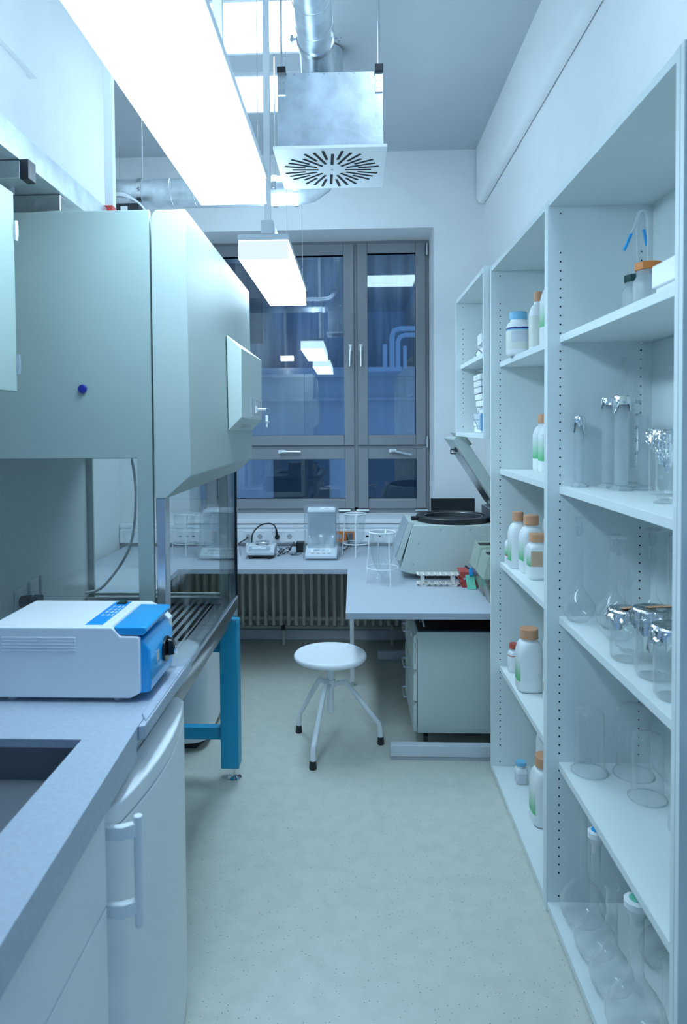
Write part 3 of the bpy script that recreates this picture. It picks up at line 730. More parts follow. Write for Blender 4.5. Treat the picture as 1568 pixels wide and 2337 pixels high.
socket(-.647, 'white socket holding the black plug of the arched cable', 'power')
socket(-.545, 'empty white socket between the arched cable plug and the covered scale', 'power')
socket(-.128, 'empty orange socket just beside the covered scale', 'power', 'orange')
socket(-.042, 'orange socket with a black plug behind the wire basket stand', 'power', 'orange')
socket(.106, 'white data outlet behind the nearer wire stand', 'data')
socket(.205, 'white outlet half hidden by the centrifuge front', 'data')
socket(-1.47, 'white data outlet seen through the cabinet glass behind the far wire stand', 'data')
socket(-1.36, 'white data outlet seen through the cabinet glass next to the far covered scale', 'data')
# plugs and cables
def plug(x, z, m_='black'):
    p = MB(); p.cyl((x, 5.691, z), (x, 5.655, z), .021, .019, n=20); return p
t = thing('power_cable', 'black power cable arching from the socket over the small scale', 'cable', (-.7, 5.5, .9))
p_ = plug(-.647, .885); p_.cyl((-.647, 5.66, .885), (-.652, 5.655, .955), .013, .007, n=12); p_.build('plug', 'black', t, .002)
MB().tube(crv([(-.652, 5.655, .95), (-.67, 5.62, .995), (-.715, 5.55, 1.015), (-.77, 5.48, 1.005), (-.815, 5.42, .95), (-.82, 5.40, .86), (-.82, 5.40, .81)]), .006, 8).build('lead', 'black', t)
t = thing('grey_plug_lead', 'thick grey plug with a black lead trailing to the edge of the safety cabinet', 'plug', (-.892, 5.65, .885))
plug(-.892, .885).build('plug', 'grey', t, .002)
MB().tube(crv([(-.892, 5.655, .885), (-.905, 5.61, .875), (-.95, 5.56, .85), (-.98, 5.5, .81), (-1.03, 5.42, .806)]), .005, 8).build('lead', 'black', t)
t = thing('black_plug_lead', 'black adapter plug in the orange socket behind the wire stand', 'plug', (-.042, 5.65, .885))
m = MB(); m.box(-.066, -.018, 5.64, 5.691, .845, .915); m.build('plug', 'black', t, .008)
MB().tube(crv([(-.042, 5.64, .85), (-.05, 5.62, .82), (-.07, 5.56, .806), (-.1, 5.5, .806)]), .004, 6).build('lead', 'black', t)
t = thing('power_adapter', 'black power adapter with a tangled lead beside the covered scale', 'adapter', (-.43, 5.45, BZ))
MB().box(-.468, -.395, 5.42, 5.49, BZ, BZ+.085).build('adapter_body', 'black', t, .006)
m = MB()
rr = random.Random(3)
for k in range(4):
    pts = [(-.455, 5.43, BZ+.05)]
    for j in range(7): pts.append((-.47-.023*j+rr.uniform(-.012, .012), 5.36+rr.uniform(-.06, .06), BZ+.008+abs(rr.gauss(0, .018))+(.05 if j < 2 else 0)))
    m.tube(crv(pts, 5), .0032, 6)
m.tube(crv([(-.44, 5.40, BZ+.03), (-.47, 5.35, BZ+.004), (-.50, 5.32, BZ+.004), (-.49, 5.29, BZ+.004), (-.45, 5.30, BZ+.004), (-.42, 5.35, BZ+.006)]), .0026, 6)
m.tube(crv([(-.58, 5.33, BZ+.02), (-.60, 5.29, BZ+.005), (-.595, 5.25, BZ+.004), (-.585, 5.28, BZ+.004)]), .003, 6)
m.build('lead', 'black', t)
t = thing('white_router', 'small white device with black leads beside the cabinet edge', 'device', (-.915, 5.4, BZ))
MB().box(-.868, -.842, 5.38, 5.46, BZ, BZ+.075).build('device_body', 'white', t, .004)
MB().prism('y', [(-.935, BZ+.02), (-.90, BZ+.001), (-.889, BZ+.001), (-.90, BZ+.06)], 5.25, 5.33).build('grey_stand', 'lightgrey', t)

# radiator
t = thing('radiator', 'old beige column radiator under the window bench', 'radiator', (-.5, 5.62, .15))
sec = None
for i in range(33):
    x = -1.62+.0632*i
    if sec is None:
        m = MB()
        for yy in (5.565, 5.64): m.tube(crv([(x, yy, .20), (x, yy, .30), (x, yy, .52), (x, yy, .70)], 2), .0155, 10)
        m.tube([(x, 5.56, .215), (x, 5.56, .185), (x, 5.60, .175), (x, 5.645, .185), (x, 5.645, .215)], .0165, 10)
        m.tube([(x, 5.56, .695), (x, 5.60, .725), (x, 5.645, .695)], .0165, 10)
        sec = m.build('column', 'radiator', t); x00 = x
    else:
        c = sec.copy(); COL.objects.link(c); c.parent = t; c.location = (x-x00, 0, 0)
MB().cyl((-1.66, 5.605, .22), (.43, 5.605, .22), .02, n=12).build('header_pipe', 'radiator', t)
MB().cyl((-1.66, 5.605, .68), (.43, 5.605, .68), .02, n=12).build('header_pipe', 'radiator', t)
MB().box(-1.66, .43, 5.66, 5.672, .22, .70).build('rear_sheet', 'radiator', t)
m = MB(); m.cyl((.455, 5.605, .0), (.455, 5.605, .24), .013, n=12); m.cyl((.455, 5.605, .12), (.455, 5.605, .19), .022, n=14); m.build('valve', 'dark', t, .003)
m = MB(); m.box(-.607, -.577, 5.545, 5.575, .135, .175); m.build('foot_clip', 'dark', t, .004)
m = MB(); m.tube([(-1.7, 5.68, .125), (.6, 5.68, .125)], .014, 10); m.build('floor_pipe', 'radiator', t)
for x in (-1.3, -.59, .3): MB().box(x-.012, x+.012, 5.59, 5.62, 0, .175).build('support_foot', 'radiator', t)

# ------------------------------------------------------------------ drawer pedestal
t = thing('drawer_pedestal', 'pale rolling drawer unit under the bench', 'drawer unit', (.62, 4.1, 0))
px0, px1, py0, py1 = .347, .93, 3.80, 4.40
m = MB(); m.box(px0, px1, py0, py1, .085, .648); m.build('carcass', 'cream', t, .003)
MB().box(px0-.002, px1, py0-.003, py1+.003, .612, .655).build('top_band', 'cream', t, .002)
MB().box(px0+.004, px1, py0+.004, py1-.004, .655, .662).build('top_mat', 'black', t)
m = MB(); m.box(px0-.001, px1, py0-.002, py0, .085, .115); m.build('base_band', 'cream', t)
for z0, z1 in ((.440, .648), (.262, .434), (.088, .256)):
    m = MB(); m.prism('y', [(px0-.003, z0), (px0-.024, z0+.004), (px0-.024, z1-.026), (px0-.003, z1)], py0, py1); d_ = m.build('drawer', 'cream', t, .002)
    zc = z1-.055
    MB().tube(crv([(px0-.023, 4.02, zc), (px0-.055, 4.02, zc), (px0-.06, 4.03, zc), (px0-.06, 4.17, zc), (px0-.055, 4.18, zc), (px0-.023, 4.18, zc)], 4), .0055, 8).build('handle', 'alu', d_)
m = MB(); m.cyl((px0-.026, 3.86, .625), (px0-.034, 3.86, .625), .013, n=16); m.build('lock', 'rack', t)
m = MB(); m.box(px0-.0255, px0-.024, 3.90, 3.95, .575, .61); m.build('label_holder', 'grey', t)
m = MB(); m.tube(crv([(.375, 3.95, .663), (.378, 3.93, .70), (.385, 3.90, .70), (.392, 3.87, .663)], 5), .006, 8); m.build('top_grip', 'alu', t)
for x in (px0+.05, px1-.06):
    for y in (py0+.05, py1-.05):
        c_ = MB().cyl((x-.012, y, .036), (x+.012, y, .036), .036, n=20).build('caster', 'black', t, .003)
        MB().box(x-.02, x+.02, y-.02, y+.02, .068, .085).build('caster_plate', 'black', c_)

# ------------------------------------------------------------------ stool
sc = (-.14, 3.785)
t = thing('lab_stool', 'round white metal stool on three splayed legs with black rubber feet', 'stool', (*sc, 0))
MB().lathe([(0, .525), (.12, .528), (.165, .534), (.186, .540), (.196, .538), (.203, .528), (.203, .517), (.198, .508), (.18, .503), (.1, .503), (0, .503)], 64, (*sc, 0)).build('seat', 'white', t, smooth=60)
m = MB(); m.cyl((*sc, .205), (*sc, .345), .0195, n=24); m.cyl((*sc, .345), (*sc, .39), .026, n=24); m.cyl((*sc, .39), (*sc, .503), .0215, n=24); m.build('column', 'white', t, .002)
for k, (fx, fy) in enumerate(((-.227, 3.545), (-.336, 3.977), (.141, 3.838))):
    u = Vector((fx-sc[0], fy-sc[1], 0)); L = u.length; u.normalize(); c = Vector((*sc, 0))
    P = [c+u*.02+Vector((0, 0, .362)), c+u*.07+Vector((0, 0, .366)), c+u*.10+Vector((0, 0, .352)), c+u*(L-.035)+Vector((0, 0, .15)), c+u*(L-.008)+Vector((0, 0, .11)), c+u*L+Vector((0, 0, .028))]
    l_ = MB().tube(crv(P, 5), .0148, 14).build('leg', 'white', t)
    MB().lathe([(0, 0), (.019, 0), (.020, .004), (.017, .042), (.0135, .044)], 18, (fx, fy, 0)).build('rubber_foot', 'black', l_)

# ------------------------------------------------------------------ things on the bench
def scale_box(x0, x1, y0, label):
    t = thing('covered_balance', label, 'balance', ((x0+x1)/2, y0+.15, BZ), 'covered analytical balances')
    m = MB(); m.prism('x', [(y0+.012, BZ+.012), (y0+.008, BZ+.04), (y0+.09, BZ+.078), (y0+.31, BZ+.078), (y0+.31, BZ+.012)], x0+.014, x1-.014); bs = m.build('base', 'white', t, .008, 3)
    a = Vector((0, y0+.008, BZ+.04)); b_ = Vector((0, y0+.09, BZ+.078)); n = Vector((0, -.42, .907))*.0012
    def on(u): return a.lerp(b_, u)+n
    xm = (x0+x1)/2
    q = MB(); q.add([(xm-.06, *on(.55)[1:]), (xm+.06, *on(.55)[1:]), (xm+.06, *on(.85)[1:]), (xm-.06, *on(.85)[1:])], [(0, 1, 2, 3)]); q.build('display', 'screen', bs)
    q = MB()
    for k in range(4): xx = xm-.075+.042*k; q.add([(xx, *on(.22)[1:]), (xx+.022, *on(.22)[1:]), (xx+.022, *on(.36)[1:]), (xx, *on(.36)[1:])], [(0, 1, 2, 3)])
    q.build('button', 'beige', bs)
    m = MB(); m.box(x0+.03, x1-.03, y0+.10, y0+.29, BZ+.08, BZ+.35); m.build('draft_shield', 'shield', t, .004)
    m = MB(); m.box(x0+.025, x1-.025, y0+.27, y0+.295, BZ+.08, BZ+.36); m.build('rear_column', 'lightgrey', t, .004)
    m = MB(); m.box(x0+.028, x1-.028, y0+.095, y0+.295, BZ+.352, BZ+.372); m.build('top_frame', 'white', t, .004)
    # loose bag pulled over everything
    m = MB(); rr = random.Random(int(abs(x0)*100))
    rows = []
    for z, i0 in ((.0, -.004), (.03, .0), (.09, -.002), (.16, .004), (.24, .003), (.33, .004), (.385, .0), (.40, .012)):
        ring = []
        N = 40
        for i in range(N):
            a_ = 2*PI*i/N; e = sup(a_, 8); hw, hd = (x1-x0)/2-i0, .165-i0
            front = 0 if z < .085 else min(.075, (z-.085)*1.2) if math.sin(a_) < 0 else 0
            ring.append((xm+hw*e*math.cos(a_)+rr.uniform(-.003, .003), y0+.155+hd*e*math.sin(a_)+front*abs(math.sin(a_))+rr.uniform(-.003, .003), BZ+z+.001+(rr.uniform(-.004, .004) if 0 < z else 0)))
        rows.append(ring)
    N = 40; vs = sum(rows, []); fs = []
    for r_ in range(len(rows)-1): fs += [(r_*N+i, r_*N+(i+1) % N, (r_+1)*N+(i+1) % N, (r_+1)*N+i) for i in range(N)]
    fs.append(tuple((len(rows)-1)*N+i for i in range(N))); m.add(vs, fs)
    m.build('dust_cover', 'cover', t, smooth=70)
scale_box(-.388, -.118, 5.085, 'analytical balance under a clear dust cover near the middle of the bench')
scale_box(-1.190, -.930, 5.085, 'analytical balance under a dust cover seen through the safety cabinet glass')

t = thing('lab_scale', 'small low weighing scale with a round pan beneath the arched cable', 'scale', (-.715, 5.24, BZ))
m = MB(); m.prism('x', [(5.145, BZ+.028), (5.137, BZ+.055), (5.20, BZ+.090), (5.36, BZ+.092), (5.36, BZ+.028)], -.825, -.612); bs = m.build('body', 'lightgrey', t, .008, 3)
m = MB(); m.prism('x', [(5.15, BZ+.018), (5.15, BZ+.027), (5.355, BZ+.027), (5.355, BZ+.018)], -.815, -.622); m.build('under_tray', 'black', t)
a = Vector((0, 5.1365, BZ+.0555)); b_ = Vector((0, 5.20, BZ+.0905)); n = Vector((0, -.48, .87))*.0015
q = MB(); q.add([(-.81, *(a.lerp(b_, .12)+n)[1:]), (-.645, *(a.lerp(b_, .12)+n)[1:]), (-.645, *(a.lerp(b_, .95)+n)[1:]), (-.81, *(a.lerp(b_, .95)+n)[1:])], [(0, 1, 2, 3)]); q.build('keypad', 'screen', bs)
n *= 2
q = MB(); q.add([(-.785, *(a.lerp(b_, .5)+n)[1:]), (-.675, *(a.lerp(b_, .5)+n)[1:]), (-.675, *(a.lerp(b_, .85)+n)[1:]), (-.785, *(a.lerp(b_, .85)+n)[1:])], [(0, 1, 2, 3)]); q.build('display', 'lightgrey', bs)
m = MB(); m.lathe([(0, .094), (.04, .094), (.04, .106), (.052, .108), (.055, .113), (.052, .117), (0, .117)], 32, (-.715, 5.28, BZ)); m.build('weighing_pan', 'alu', t)
for x in (-.79, -.655):
    for y in (5.17, 5.33): MB().lathe([(0, 0), (.019, 0), (.021, .006), (.019, .018), (0, .018)], 18, (x, y, BZ)).build('foot', 'black', t)

# wire stands with hanging film cones
def wire_stand():
    t = thing('wire_stand', '', 'wire stand', (0, 0, 0), 'white wire stands holding clear bags')
    z1, z2 = .325, .098; r1, r2, r3 = .084, .100, .108
    MB().ring((0, 0, z1), r1, .0050, 40, 8).build('top_ring', 'white', t, local=True)
    MB().ring((0, 0, z2), r2, .0042, 40, 8).build('lower_ring', 'white', t, local=True)
    for a in (-PI/2+.55, PI/2+.35, PI+.35):
        u = Vector((math.cos(a), math.sin(a), 0))
        l_ = MB().tube([u*r1+Vector((0, 0, z1)), u*r2+Vector((0, 0, z2)), u*r3+Vector((0, 0, .006))], .0042, 8).build('leg', 'white', t, local=True)
        p = u*r3; MB().lathe([(0, 0), (.006, 0), (.0065, .005), (.005, .012), (0, .013)], 12, (p.x, p.y, 0)).build('foot', 'white', l_, local=True)
    rr = random.Random(5); prof = [(.088, z1-.012), (.086, z1+.003), (.080, z1+.001), (.076, .25), (.068, .17), (.055, .12), (.030, .07), (.004, .035)]
    m = MB(); N = 30; vs = []; fs = []
    for r, z in prof:
        for i in range(N): a = 2*PI*i/N; k = r*(1+rr.uniform(-.035, .035)); vs.append((k*math.cos(a), k*math.sin(a), z))
    for j in range(len(prof)-1): fs += [(j*N+i, j*N+(i+1) % N, (j+1)*N+(i+1) % N, (j+1)*N+i) for i in range(N)]
    m.add(vs, fs).build('film_cone', 'film', t, local=True, smooth=80)
    return t
ws = wire_stand(); ws.location = (.178, 4.378, BZ); ws.rotation_euler[2] = -.1; ws['label'] = 'white wire stand with clear bag standing beside the centrifuge'
copy_tree(ws, (.008, 5.31, BZ), 'white wire stand with clear bag in front of the orange sockets', rz=-.55)
copy_tree(ws, (-1.335, 5.33, BZ), 'white wire stand seen through the glass of the safety cabinet', rz=-.3)

# centrifuge
t = thing('centrifuge', 'large cream benchtop centrifuge with its lid propped open', 'centrifuge', (.65, 4.7, BZ))
CY0, CY1 = 4.45, 4.97
m = MB(); m.prism('y', [(.380, 1.157), (.93, 1.157), (.93, .835), (.42, .835), (.375, .838), (.298, .858)], CY0, CY1); m.build('housing', 'cream', t, .006, 3)
m = MB(); m.prism('y', [(.385, 1.10), (.93, 1.10), (.93, .828), (.42, .828)], CY0-.003, CY0+.003); m.build('side_cover', 'cream', t)
m = MB()
for x, z in ((.415, 1.04), (.38, .905), (.56, 1.13), (.75, 1.13)): m.cyl((x, CY0-.007, z), (x, CY0, z), .0065, n=12)
m.build('screw', 'grey', t)
for x in (.45, .88):
    for y in (4.52, 4.9): MB().cyl((x, y, BZ), (x, y, .836), .02, n=14).build('foot', 'black', t)
cc = (.675, 4.705, 1.157)
m = MB(); m.lathe([(.20, -.02), (.20, .0), (.225, .036), (.248, .036), (.252, .03), (.252, .0)], 56, cc); m.box(cc[0]-.285, cc[0]-.24, 4.68, 4.73, 1.158, 1.182); m.build('rim_seal', 'black', t, smooth=30)
m = MB(); m.lathe([(.200, .001), (.196, .028), (.190, .001), (.0, .001)], 56, cc); m.build('bowl', 'dark', t)
MB().ring((cc[0], cc[1], cc[2]+.030), .197, .002, 56, 6).build('bowl_edge', 'steel', t)
m = MB(); m.prism('y', [(.386, 1.172), (.355, 1.178), (.268, .93), (.30, .92)], CY0+.01, CY1-.06); cp = m.build('control_panel', 'cream', t, .004)
m = MB(); m.prism('y', [(.352, 1.174), (.349, 1.170), (.268, .945), (.271, .942)], CY0+.035, CY1-.085); m.build('keypad', 'screen', cp)
m = MB(); m.prism('y', [(.342, 1.135), (.338, 1.137), (.322, 1.095), (.326, 1.093)], CY0+.10, CY0+.22); m.build('display', 'led', cp)
# lid
h0 = Vector((.955, 0, 1.24)); tip = Vector((.650, 0, 1.715)); d = (tip-h0).normalized(); nn = Vector((d.z, 0, -d.x))  # towards +x
def L(u, v): p = h0+d*u+nn*v; return (p.x, p.z)
LL = (tip-h0).length
m = MB(); m.prism('y', [L(0, 0), L(LL, 0), L(LL, .03), L(LL-.05, .072), L(0, .072)], CY0+.085, CY1-.01); ld = m.build('lid', 'cream', t, .005)
m = MB(); m.prism('y', [L(LL-.10, .07), L(LL+.012, .055), L(LL+.012, .082), L(LL-.10, .092)], CY0+.10, CY1-.03); m.build('lid_grip', 'cream', ld, .003)
m = MB(); m.prism('y', [L(.03, -.006), L(.44, -.006), L(.44, .0), L(.03, .0)], CY0+.12, CY1-.04); m.build('lid_liner', 'steel', ld)
p = L(LL-.07, 0)
m = MB(); m.box(p[0]-.035, p[0]+.0, CY0+.2, CY0+.22, p[1]-.045, p[1]-.038); m.box(p[0]-.035, p[0]-.03, CY0+.2, CY0+.22, p[1]-.045, p[1]-.015); m.box(p[0]-.035, p[0]+.01, CY0+.2, CY0+.22, p[1]-.018, p[1]-.01); m.box(p[0]-.008, p[0]+.012, CY0+.19, CY0+.23, p[1]-.03, p[1]+.0); m.build('latch_hook', 'dark', ld)
m = MB(); m.cyl((.895, CY0+.05, 1.185), (.915, CY0+.05, 1.27), .008, n=10); m.build('gas_strut', 'dark', t)
m = MB(); m.prism('y', [(.895, 1.235), (.96, 1.225), (.975, 1.30), (.925, 1.30)], CY0+.03, CY0+.06); m.box(.90, 1.0, CY0+.06, CY1-.1, 1.155, 1.25); m.build('hinge_arm', 'alu', t, .004)

t = thing('black_board', 'black rectangular panel standing behind the centrifuge', 'panel', (.8, 5.6, BZ))
MB().box(.622, .975, 5.56, 5.60, BZ, 1.215).build('panel_body', 'black', t, .004)
MB().box(.615, .6215, 5.555, 5.57, 1.03, 1.15).build('edge_clip', 'alu', t)

# tube rack
t = thing('tube_rack', 'ivory two-tier test tube rack lying in front of the centrifuge', 'rack', (.52, 4.3, BZ))
for z, nm in ((BZ+.010, 'lower_tier'), (BZ+.068, 'upper_tier')):
    m = MB(); x0, x1, y0, y1 = .390, .652, 4.262, 4.345
    for k in range(3): yy = y0+(y1-y0-.008)*k/2; m.box(x0, x1, yy, yy+.008, z, z+.008)
    for k in range(8): xx = x0+(x1-x0-.010)*k/7; m.box(xx, xx+.010, y0, y1, z, z+.0078)
    for k in range(5):
        xx = x0+.03+.05*k; m.box(xx-.006, xx+.006, y0+.02, y0+.03, z, z+.0075); m.box(xx-.006, xx+.006, y1-.03, y1-.02, z, z+.0075)
    m.build(nm, 'rack', t, .001)
for x in (.415, .605):
    m = MB(); m.box(x, x+.022, 4.275, 4.281, BZ, BZ+.068); m.box(x, x+.022, 4.325, 4.331, BZ, BZ+.068); m.box(x-.002, x+.034, 4.262, 4.345, BZ, BZ+.010); m.build('rack_leg', 'rack', t, .001)
t = thing('red_rack', 'dark red stacked tube box between the ivory rack and the clear boxes', 'rack', (.74, 4.3, BZ))
for z in (0, .052):
    m = MB(); m.prism('y', [(.665, BZ+z), (.80, BZ+z), (.80, BZ+z+.046), (.652, BZ+z+.046), (.655, BZ+z+.034), (.668, BZ+z+.024)], 4.24, 4.38); tr_ = m.build('tier', 'red', t, .003)
m = MB(); m.box(.672, .715, 4.2385, 4.2395, BZ+.048, BZ+.062); m.build('tape', 'grey', t)
t = thing('green_tag', 'green card held by a blue clip leaning on the red rack', 'tag', (.72, 4.2, BZ))
m = MB(); m.add([(.690, 4.195, BZ+.0), (.742, 4.185, BZ+.003), (.735, 4.222, BZ+.088), (.681, 4.226, BZ+.082), (.690, 4.1965, BZ+.0), (.742, 4.1865, BZ+.003), (.735, 4.2235, BZ+.088), (.681, 4.2275, BZ+.082)], [(0, 1, 2, 3), (7, 6, 5, 4), (0, 4, 5, 1), (1, 5, 6, 2), (2, 6, 7, 3), (3, 7, 4, 0)]); m.build('card', 'greencard', t)
m = MB(); m.prism('y', [(.705, BZ+.075), (.728, BZ+.085), (.726, BZ+.125), (.712, BZ+.135), (.700, BZ+.115)], 4.205, 4.222); m.build('clip', 'bluegloss', t, .004)
m = MB(); m.cyl((.715, 4.215, BZ+.11), (.680, 4.225, BZ+.14), .006, n=8); m.build('clip_pin', 'dark', t)
def cage(x0, y0, y1, h, label):
    t = thing('clear_box', label, 'plastic box', (x0+.13, (y0+y1)/2, BZ), 'clear lidded boxes at the bench end')
    x1 = x0+.30; zb = BZ+h*.54
    m = MB(); a, b_ = .050, .012
    V = [(x0+a, y0+b_, BZ), (x1-a, y0+b_, BZ), (x1-a, y1-b_, BZ), (x0+a, y1-b_, BZ), (x0+.008, y0, zb), (x1-.008, y0, zb), (x1-.008, y1, zb), (x0+.008, y1, zb)]
    m.add(V, [(0, 1, 2, 3), (0, 1, 5, 4), (1, 2, 6, 5), (2, 3, 7, 6), (3, 0, 4, 7)]); m.build('tub', 'cage', t, .008, 3)
    m = MB(); m.add([(x0+.056, y0+.016, BZ+.004), (x1-.056, y0+.016, BZ+.004), (x1-.056, y1-.016, BZ+.004), (x0+.056, y1-.016, BZ+.004), (x0+.038, y0+.012, BZ+.085), (x1-.038, y0+.012, BZ+.085), (x1-.038, y1-.012, BZ+.08), (x0+.038, y1-.012, BZ+.085)], [(0, 1, 2, 3), (0, 1, 5, 4), (1, 2, 6, 5), (2, 3, 7, 6), (3, 0, 4, 7), (4, 5, 6, 7)]); m.build('bedding', 'sawdust', t)
    m = MB(); m.box(x0-.004, x1+.004, y0-.006, y1+.006, zb, zb+.014); m.build('rim', 'cagelid', t, .004)
    m = MB(); zt = BZ+h
    m.add([(x0, y0, zb+.014), (x1, y0, zb+.014), (x1, y1, zb+.014), (x0, y1, zb+.014), (x0+.028, y0+.006, zt), (x1-.028, y0+.006, zt), (x1-.028, y1-.006, zt), (x0+.028, y1-.006, zt)], [(4, 5, 6, 7), (0, 1, 5, 4), (1, 2, 6, 5), (2, 3, 7, 6), (3, 0, 4, 7)]); m.build('lid', 'cagelid', t, .010, 3)
    m = MB()
    for k in range(3): m.box(x0+.03, x1-.03, y0+.03+.03*k, y0+.034+.03*k, zt, zt+.004)
    m.build('lid_rib', 'dark', t)
cage(.708, 3.78, 3.985, .285, 'clear lidded box with bedding standing closest to the bench front edge')
cage(.704, 4.00, 4.195, .300, 'clear lidded box just behind the other one, next to the red rack')

# ------------------------------------------------------------------ bookcases
SH = [.565, 1.104, 1.58, 2.125]
def bookcase(y0, y1, label, xf=.70, xb=1.08, zb=0., zt=2.61, shelves=SH, plinth=True, inset=.044):
    t = thing('shelf_unit', label, 'shelf unit', ((xf+xb)/2, (y0+y1)/2, zb), 'white shelf units along the wall')
    for ya, yb, face in ((y0, y0+.019, y0+.019), (y1-.019, y1, y1-.019)):
        p = MB().box(xf, xb, ya, yb, zb, zt).build('side_panel', 'laminate', t, .0015)
        m = MB(); s_ = -1 if face < yb else 1
        for xh in (xf+.046, xb-.048):
            z = zt-.19
            zs = []
            while z > zb+.13: zs.append(z); z -= .032
            for z in [zt-.05]+zs+[zb+.062]:
                if any(-.032 < z-q < .004 for q in shelves): continue
                m.cyl((xh, face-.0005*s_, z), (xh, face+.0012*s_, z), .0031, n=10)
        m.build('peg_hole', 'hole', p)
    ib = y0+.0195, y1-.0195
    MB().box(xf+.004, xb, ib[0], ib[1], zt-.024, zt).build('top_board', 'laminate', t, .001)
    MB().box(xf+.004, xb, ib[0], ib[1], zb+.012 if plinth else zb, zb+.04 if plinth else zb+.024).build('bottom_board', 'laminate', t, .001)
    MB().box(xb-.008, xb-.002, ib[0], ib[1], zb+.04, zt-.024).build('back_panel', 'laminate', t)
    if plinth: MB().box(xf+.03, xb, ib[0], ib[1], 0, .0118).build('plinth', 'dark', t)
    for z in shelves:
        s_ = MB().box(xf+inset, xb-.010, ib[0]+.0005, ib[1]-.0005, z-.027, z).build('shelf', 'laminate', t, .0015)
        m = MB()
        for yy in ib:
            for xh in (xf+inset+.012, xb-.048): m.cyl((xh, yy, z-.0275), (xh, yy, z-.034), .008, .006, n=10)
        m.build('shelf_support', 'alu', s_)
    return t
bookcase(.50, 1.510, 'tall white shelf unit nearest the viewer, only its end panel showing')
bookcase(1.512, 2.529, 'tall white shelf unit filled with glassware')
bookcase(2.531, 3.545, 'tall white shelf unit filled with white plastic bottles')
bookcase(3.560, 4.520, 'shallow white wall shelf above the centrifuge', .668, 1.085, 1.735, 2.62, [2.197], False, .03)

# ------------------------------------------------------------------ bottles
def bottle(x, y, z, r, h, label, cap='tan', capk=.62, body='bottle', e=4, lab=(), cat='bottle', neck=.5, group='white reagent bottles', sh=.60, name='reagent_bottle'):
    t = thing(name, label, cat, (x, y, z), group)
    ch = min(.045, h*.17); hz = h-ch; ns = h*sh; rn = r*neck
    prof = [(0, 0, e), (r*.86, 0, e), (r*.97, .006, e), (r, .016, e), (r, ns, e)]
    for i in range(1, 7):
        a = i/6*PI/2; prof.append((rn*1.02+(r-rn*1.02)*math.cos(a), ns+(hz-.012-ns)*math.sin(a)**1.2 if i < 6 else hz-.012, e+(2-e)*i/6))
    prof += [(rn, hz-.010, 2), (rn, hz+.004, 2), (0, hz+.004, 2)]
    MB().lathe(prof, 40, (x, y, z)).build('bottle_body', body, t, smooth=45)
    rc = r*capk; m = MB(); N = 48; vs = []; rows = [(rc*1.02, hz), (rc*1.02, hz+ch*.18), (rc, hz+ch*.2), (rc*.985, hz+ch*.93), (rc*.93, hz+ch)]
    for k, (q, zz) in enumerate(rows):
        for i in range(N):
            a = 2*PI*i/N; rr_ = q*(1+(.018 if (i % 2 and 2 <= k <= 3) else 0)); vs.append((x+rr_*math.cos(a), y+rr_*math.sin(a), z+zz))
    fs = []
    for k in range(len(rows)-1): fs += [(k*N+i, k*N+(i+1) % N, (k+1)*N+(i+1) % N, (k+1)*N+i) for i in range(N)]
    fs += [tuple((len(rows)-1)*N+i for i in range(N)), tuple(range(N))[::-1]]
    m.add(vs, fs).build('screw_cap', cap, t, smooth=25)
    for k, (mt, a0, a1, f0, f1) in enumerate(lab):
        MB().patch(r*(1.006+.004*k), math.radians(a0), math.radians(a1), h*f0, h*f1, e, (x, y, z), 16).build('label' if mt != 'ink' else 'fine_print', mt, t)
    return t
G = ('greenlabel', 150, 222, .14, .60)
# unit with the bottles, from its top shelf down
b = 2.1253
bottle(.772, 3.25, b, .054, .205, 'squat jar with a bright blue cap on the top shelf', 'bluecap', .74, e=2.6, lab=(('creampaper', 130, 330, .14, .60), ('navy', 130, 330, .60, .64), ('bluecap', 130, 330, .575, .60), ('lightgrey', 225, 300, .30, .55)), neck=.68, sh=.66)
bottle(.832, 3.13, b, .038, .275, 'slim tan-capped bottle behind the green-labelled one on the top shelf', 'tan', .52, lab=(('creampaper', 150, 260, .1, .6),))
bottle(.853, 2.985, b, .050, .32, 'tall bottle with a solid green label on the top shelf', 'tan', .6, e=2.6, lab=(('greenlabel', 140, 300, .30, .66), ('paper', 140, 300, .1, .28)))
b = 1.5803
bottle(.915, 3.36, b, .042, .275, 'tan-capped bottle standing furthest back on the second shelf from the top', 'tan', .5, lab=(('greenlabel', 150, 260, .22, .66),))
bottle(.910, 3.245, b, .042, .272, 'tan-capped bottle in front of its twin on the second shelf from the top', 'tan', .5, lab=(('greenlabel', 140, 262, .20, .66),))
b = 1.1043
bottle(.786, 3.458, b, .029, .165, 'smallest bottle half hidden at the back of the middle shelf', 'tan', .6, lab=(('greenlabel', 150, 250, .3, .65), ('redlabel', 150, 250, .27, .3)))
bottle(.800, 3.375, b, .045, .275, 'tan-capped bottle tucked behind the biggest one on the middle shelf', 'tan', .58, lab=(G,))
bottle(.838, 3.272, b, .052, .272, 'wide-capped big bottle behind the small square one on the middle shelf', 'tan', .68, lab=(('greenlabel', 150, 225, .22, .62),), neck=.6)
bottle(.832, 3.135, b, .046, .205, 'small square bottle with a tan label at the front of the middle shelf', 'tan', .80, e=5, lab=(('greenlabel', 165, 226, .30, .64), ('tanpaper', 226, 284, .30, .64)), neck=.72, sh=.68)
bottle(.945, 3.30, b, .045, .33, 'tall round-shouldered bottle at the back of the middle shelf', 'tan', .5, e=2.4, lab=(('creampaper', 150, 290, .1, .6),))
b = .5653
bottle(.795, 3.435, b, .030, .145, 'tiny bottle with a red cap on the second shelf from the bottom', 'redcap', .72, e=2.4, lab=(('redlabel', 150, 300, .58, .61),), neck=.6)
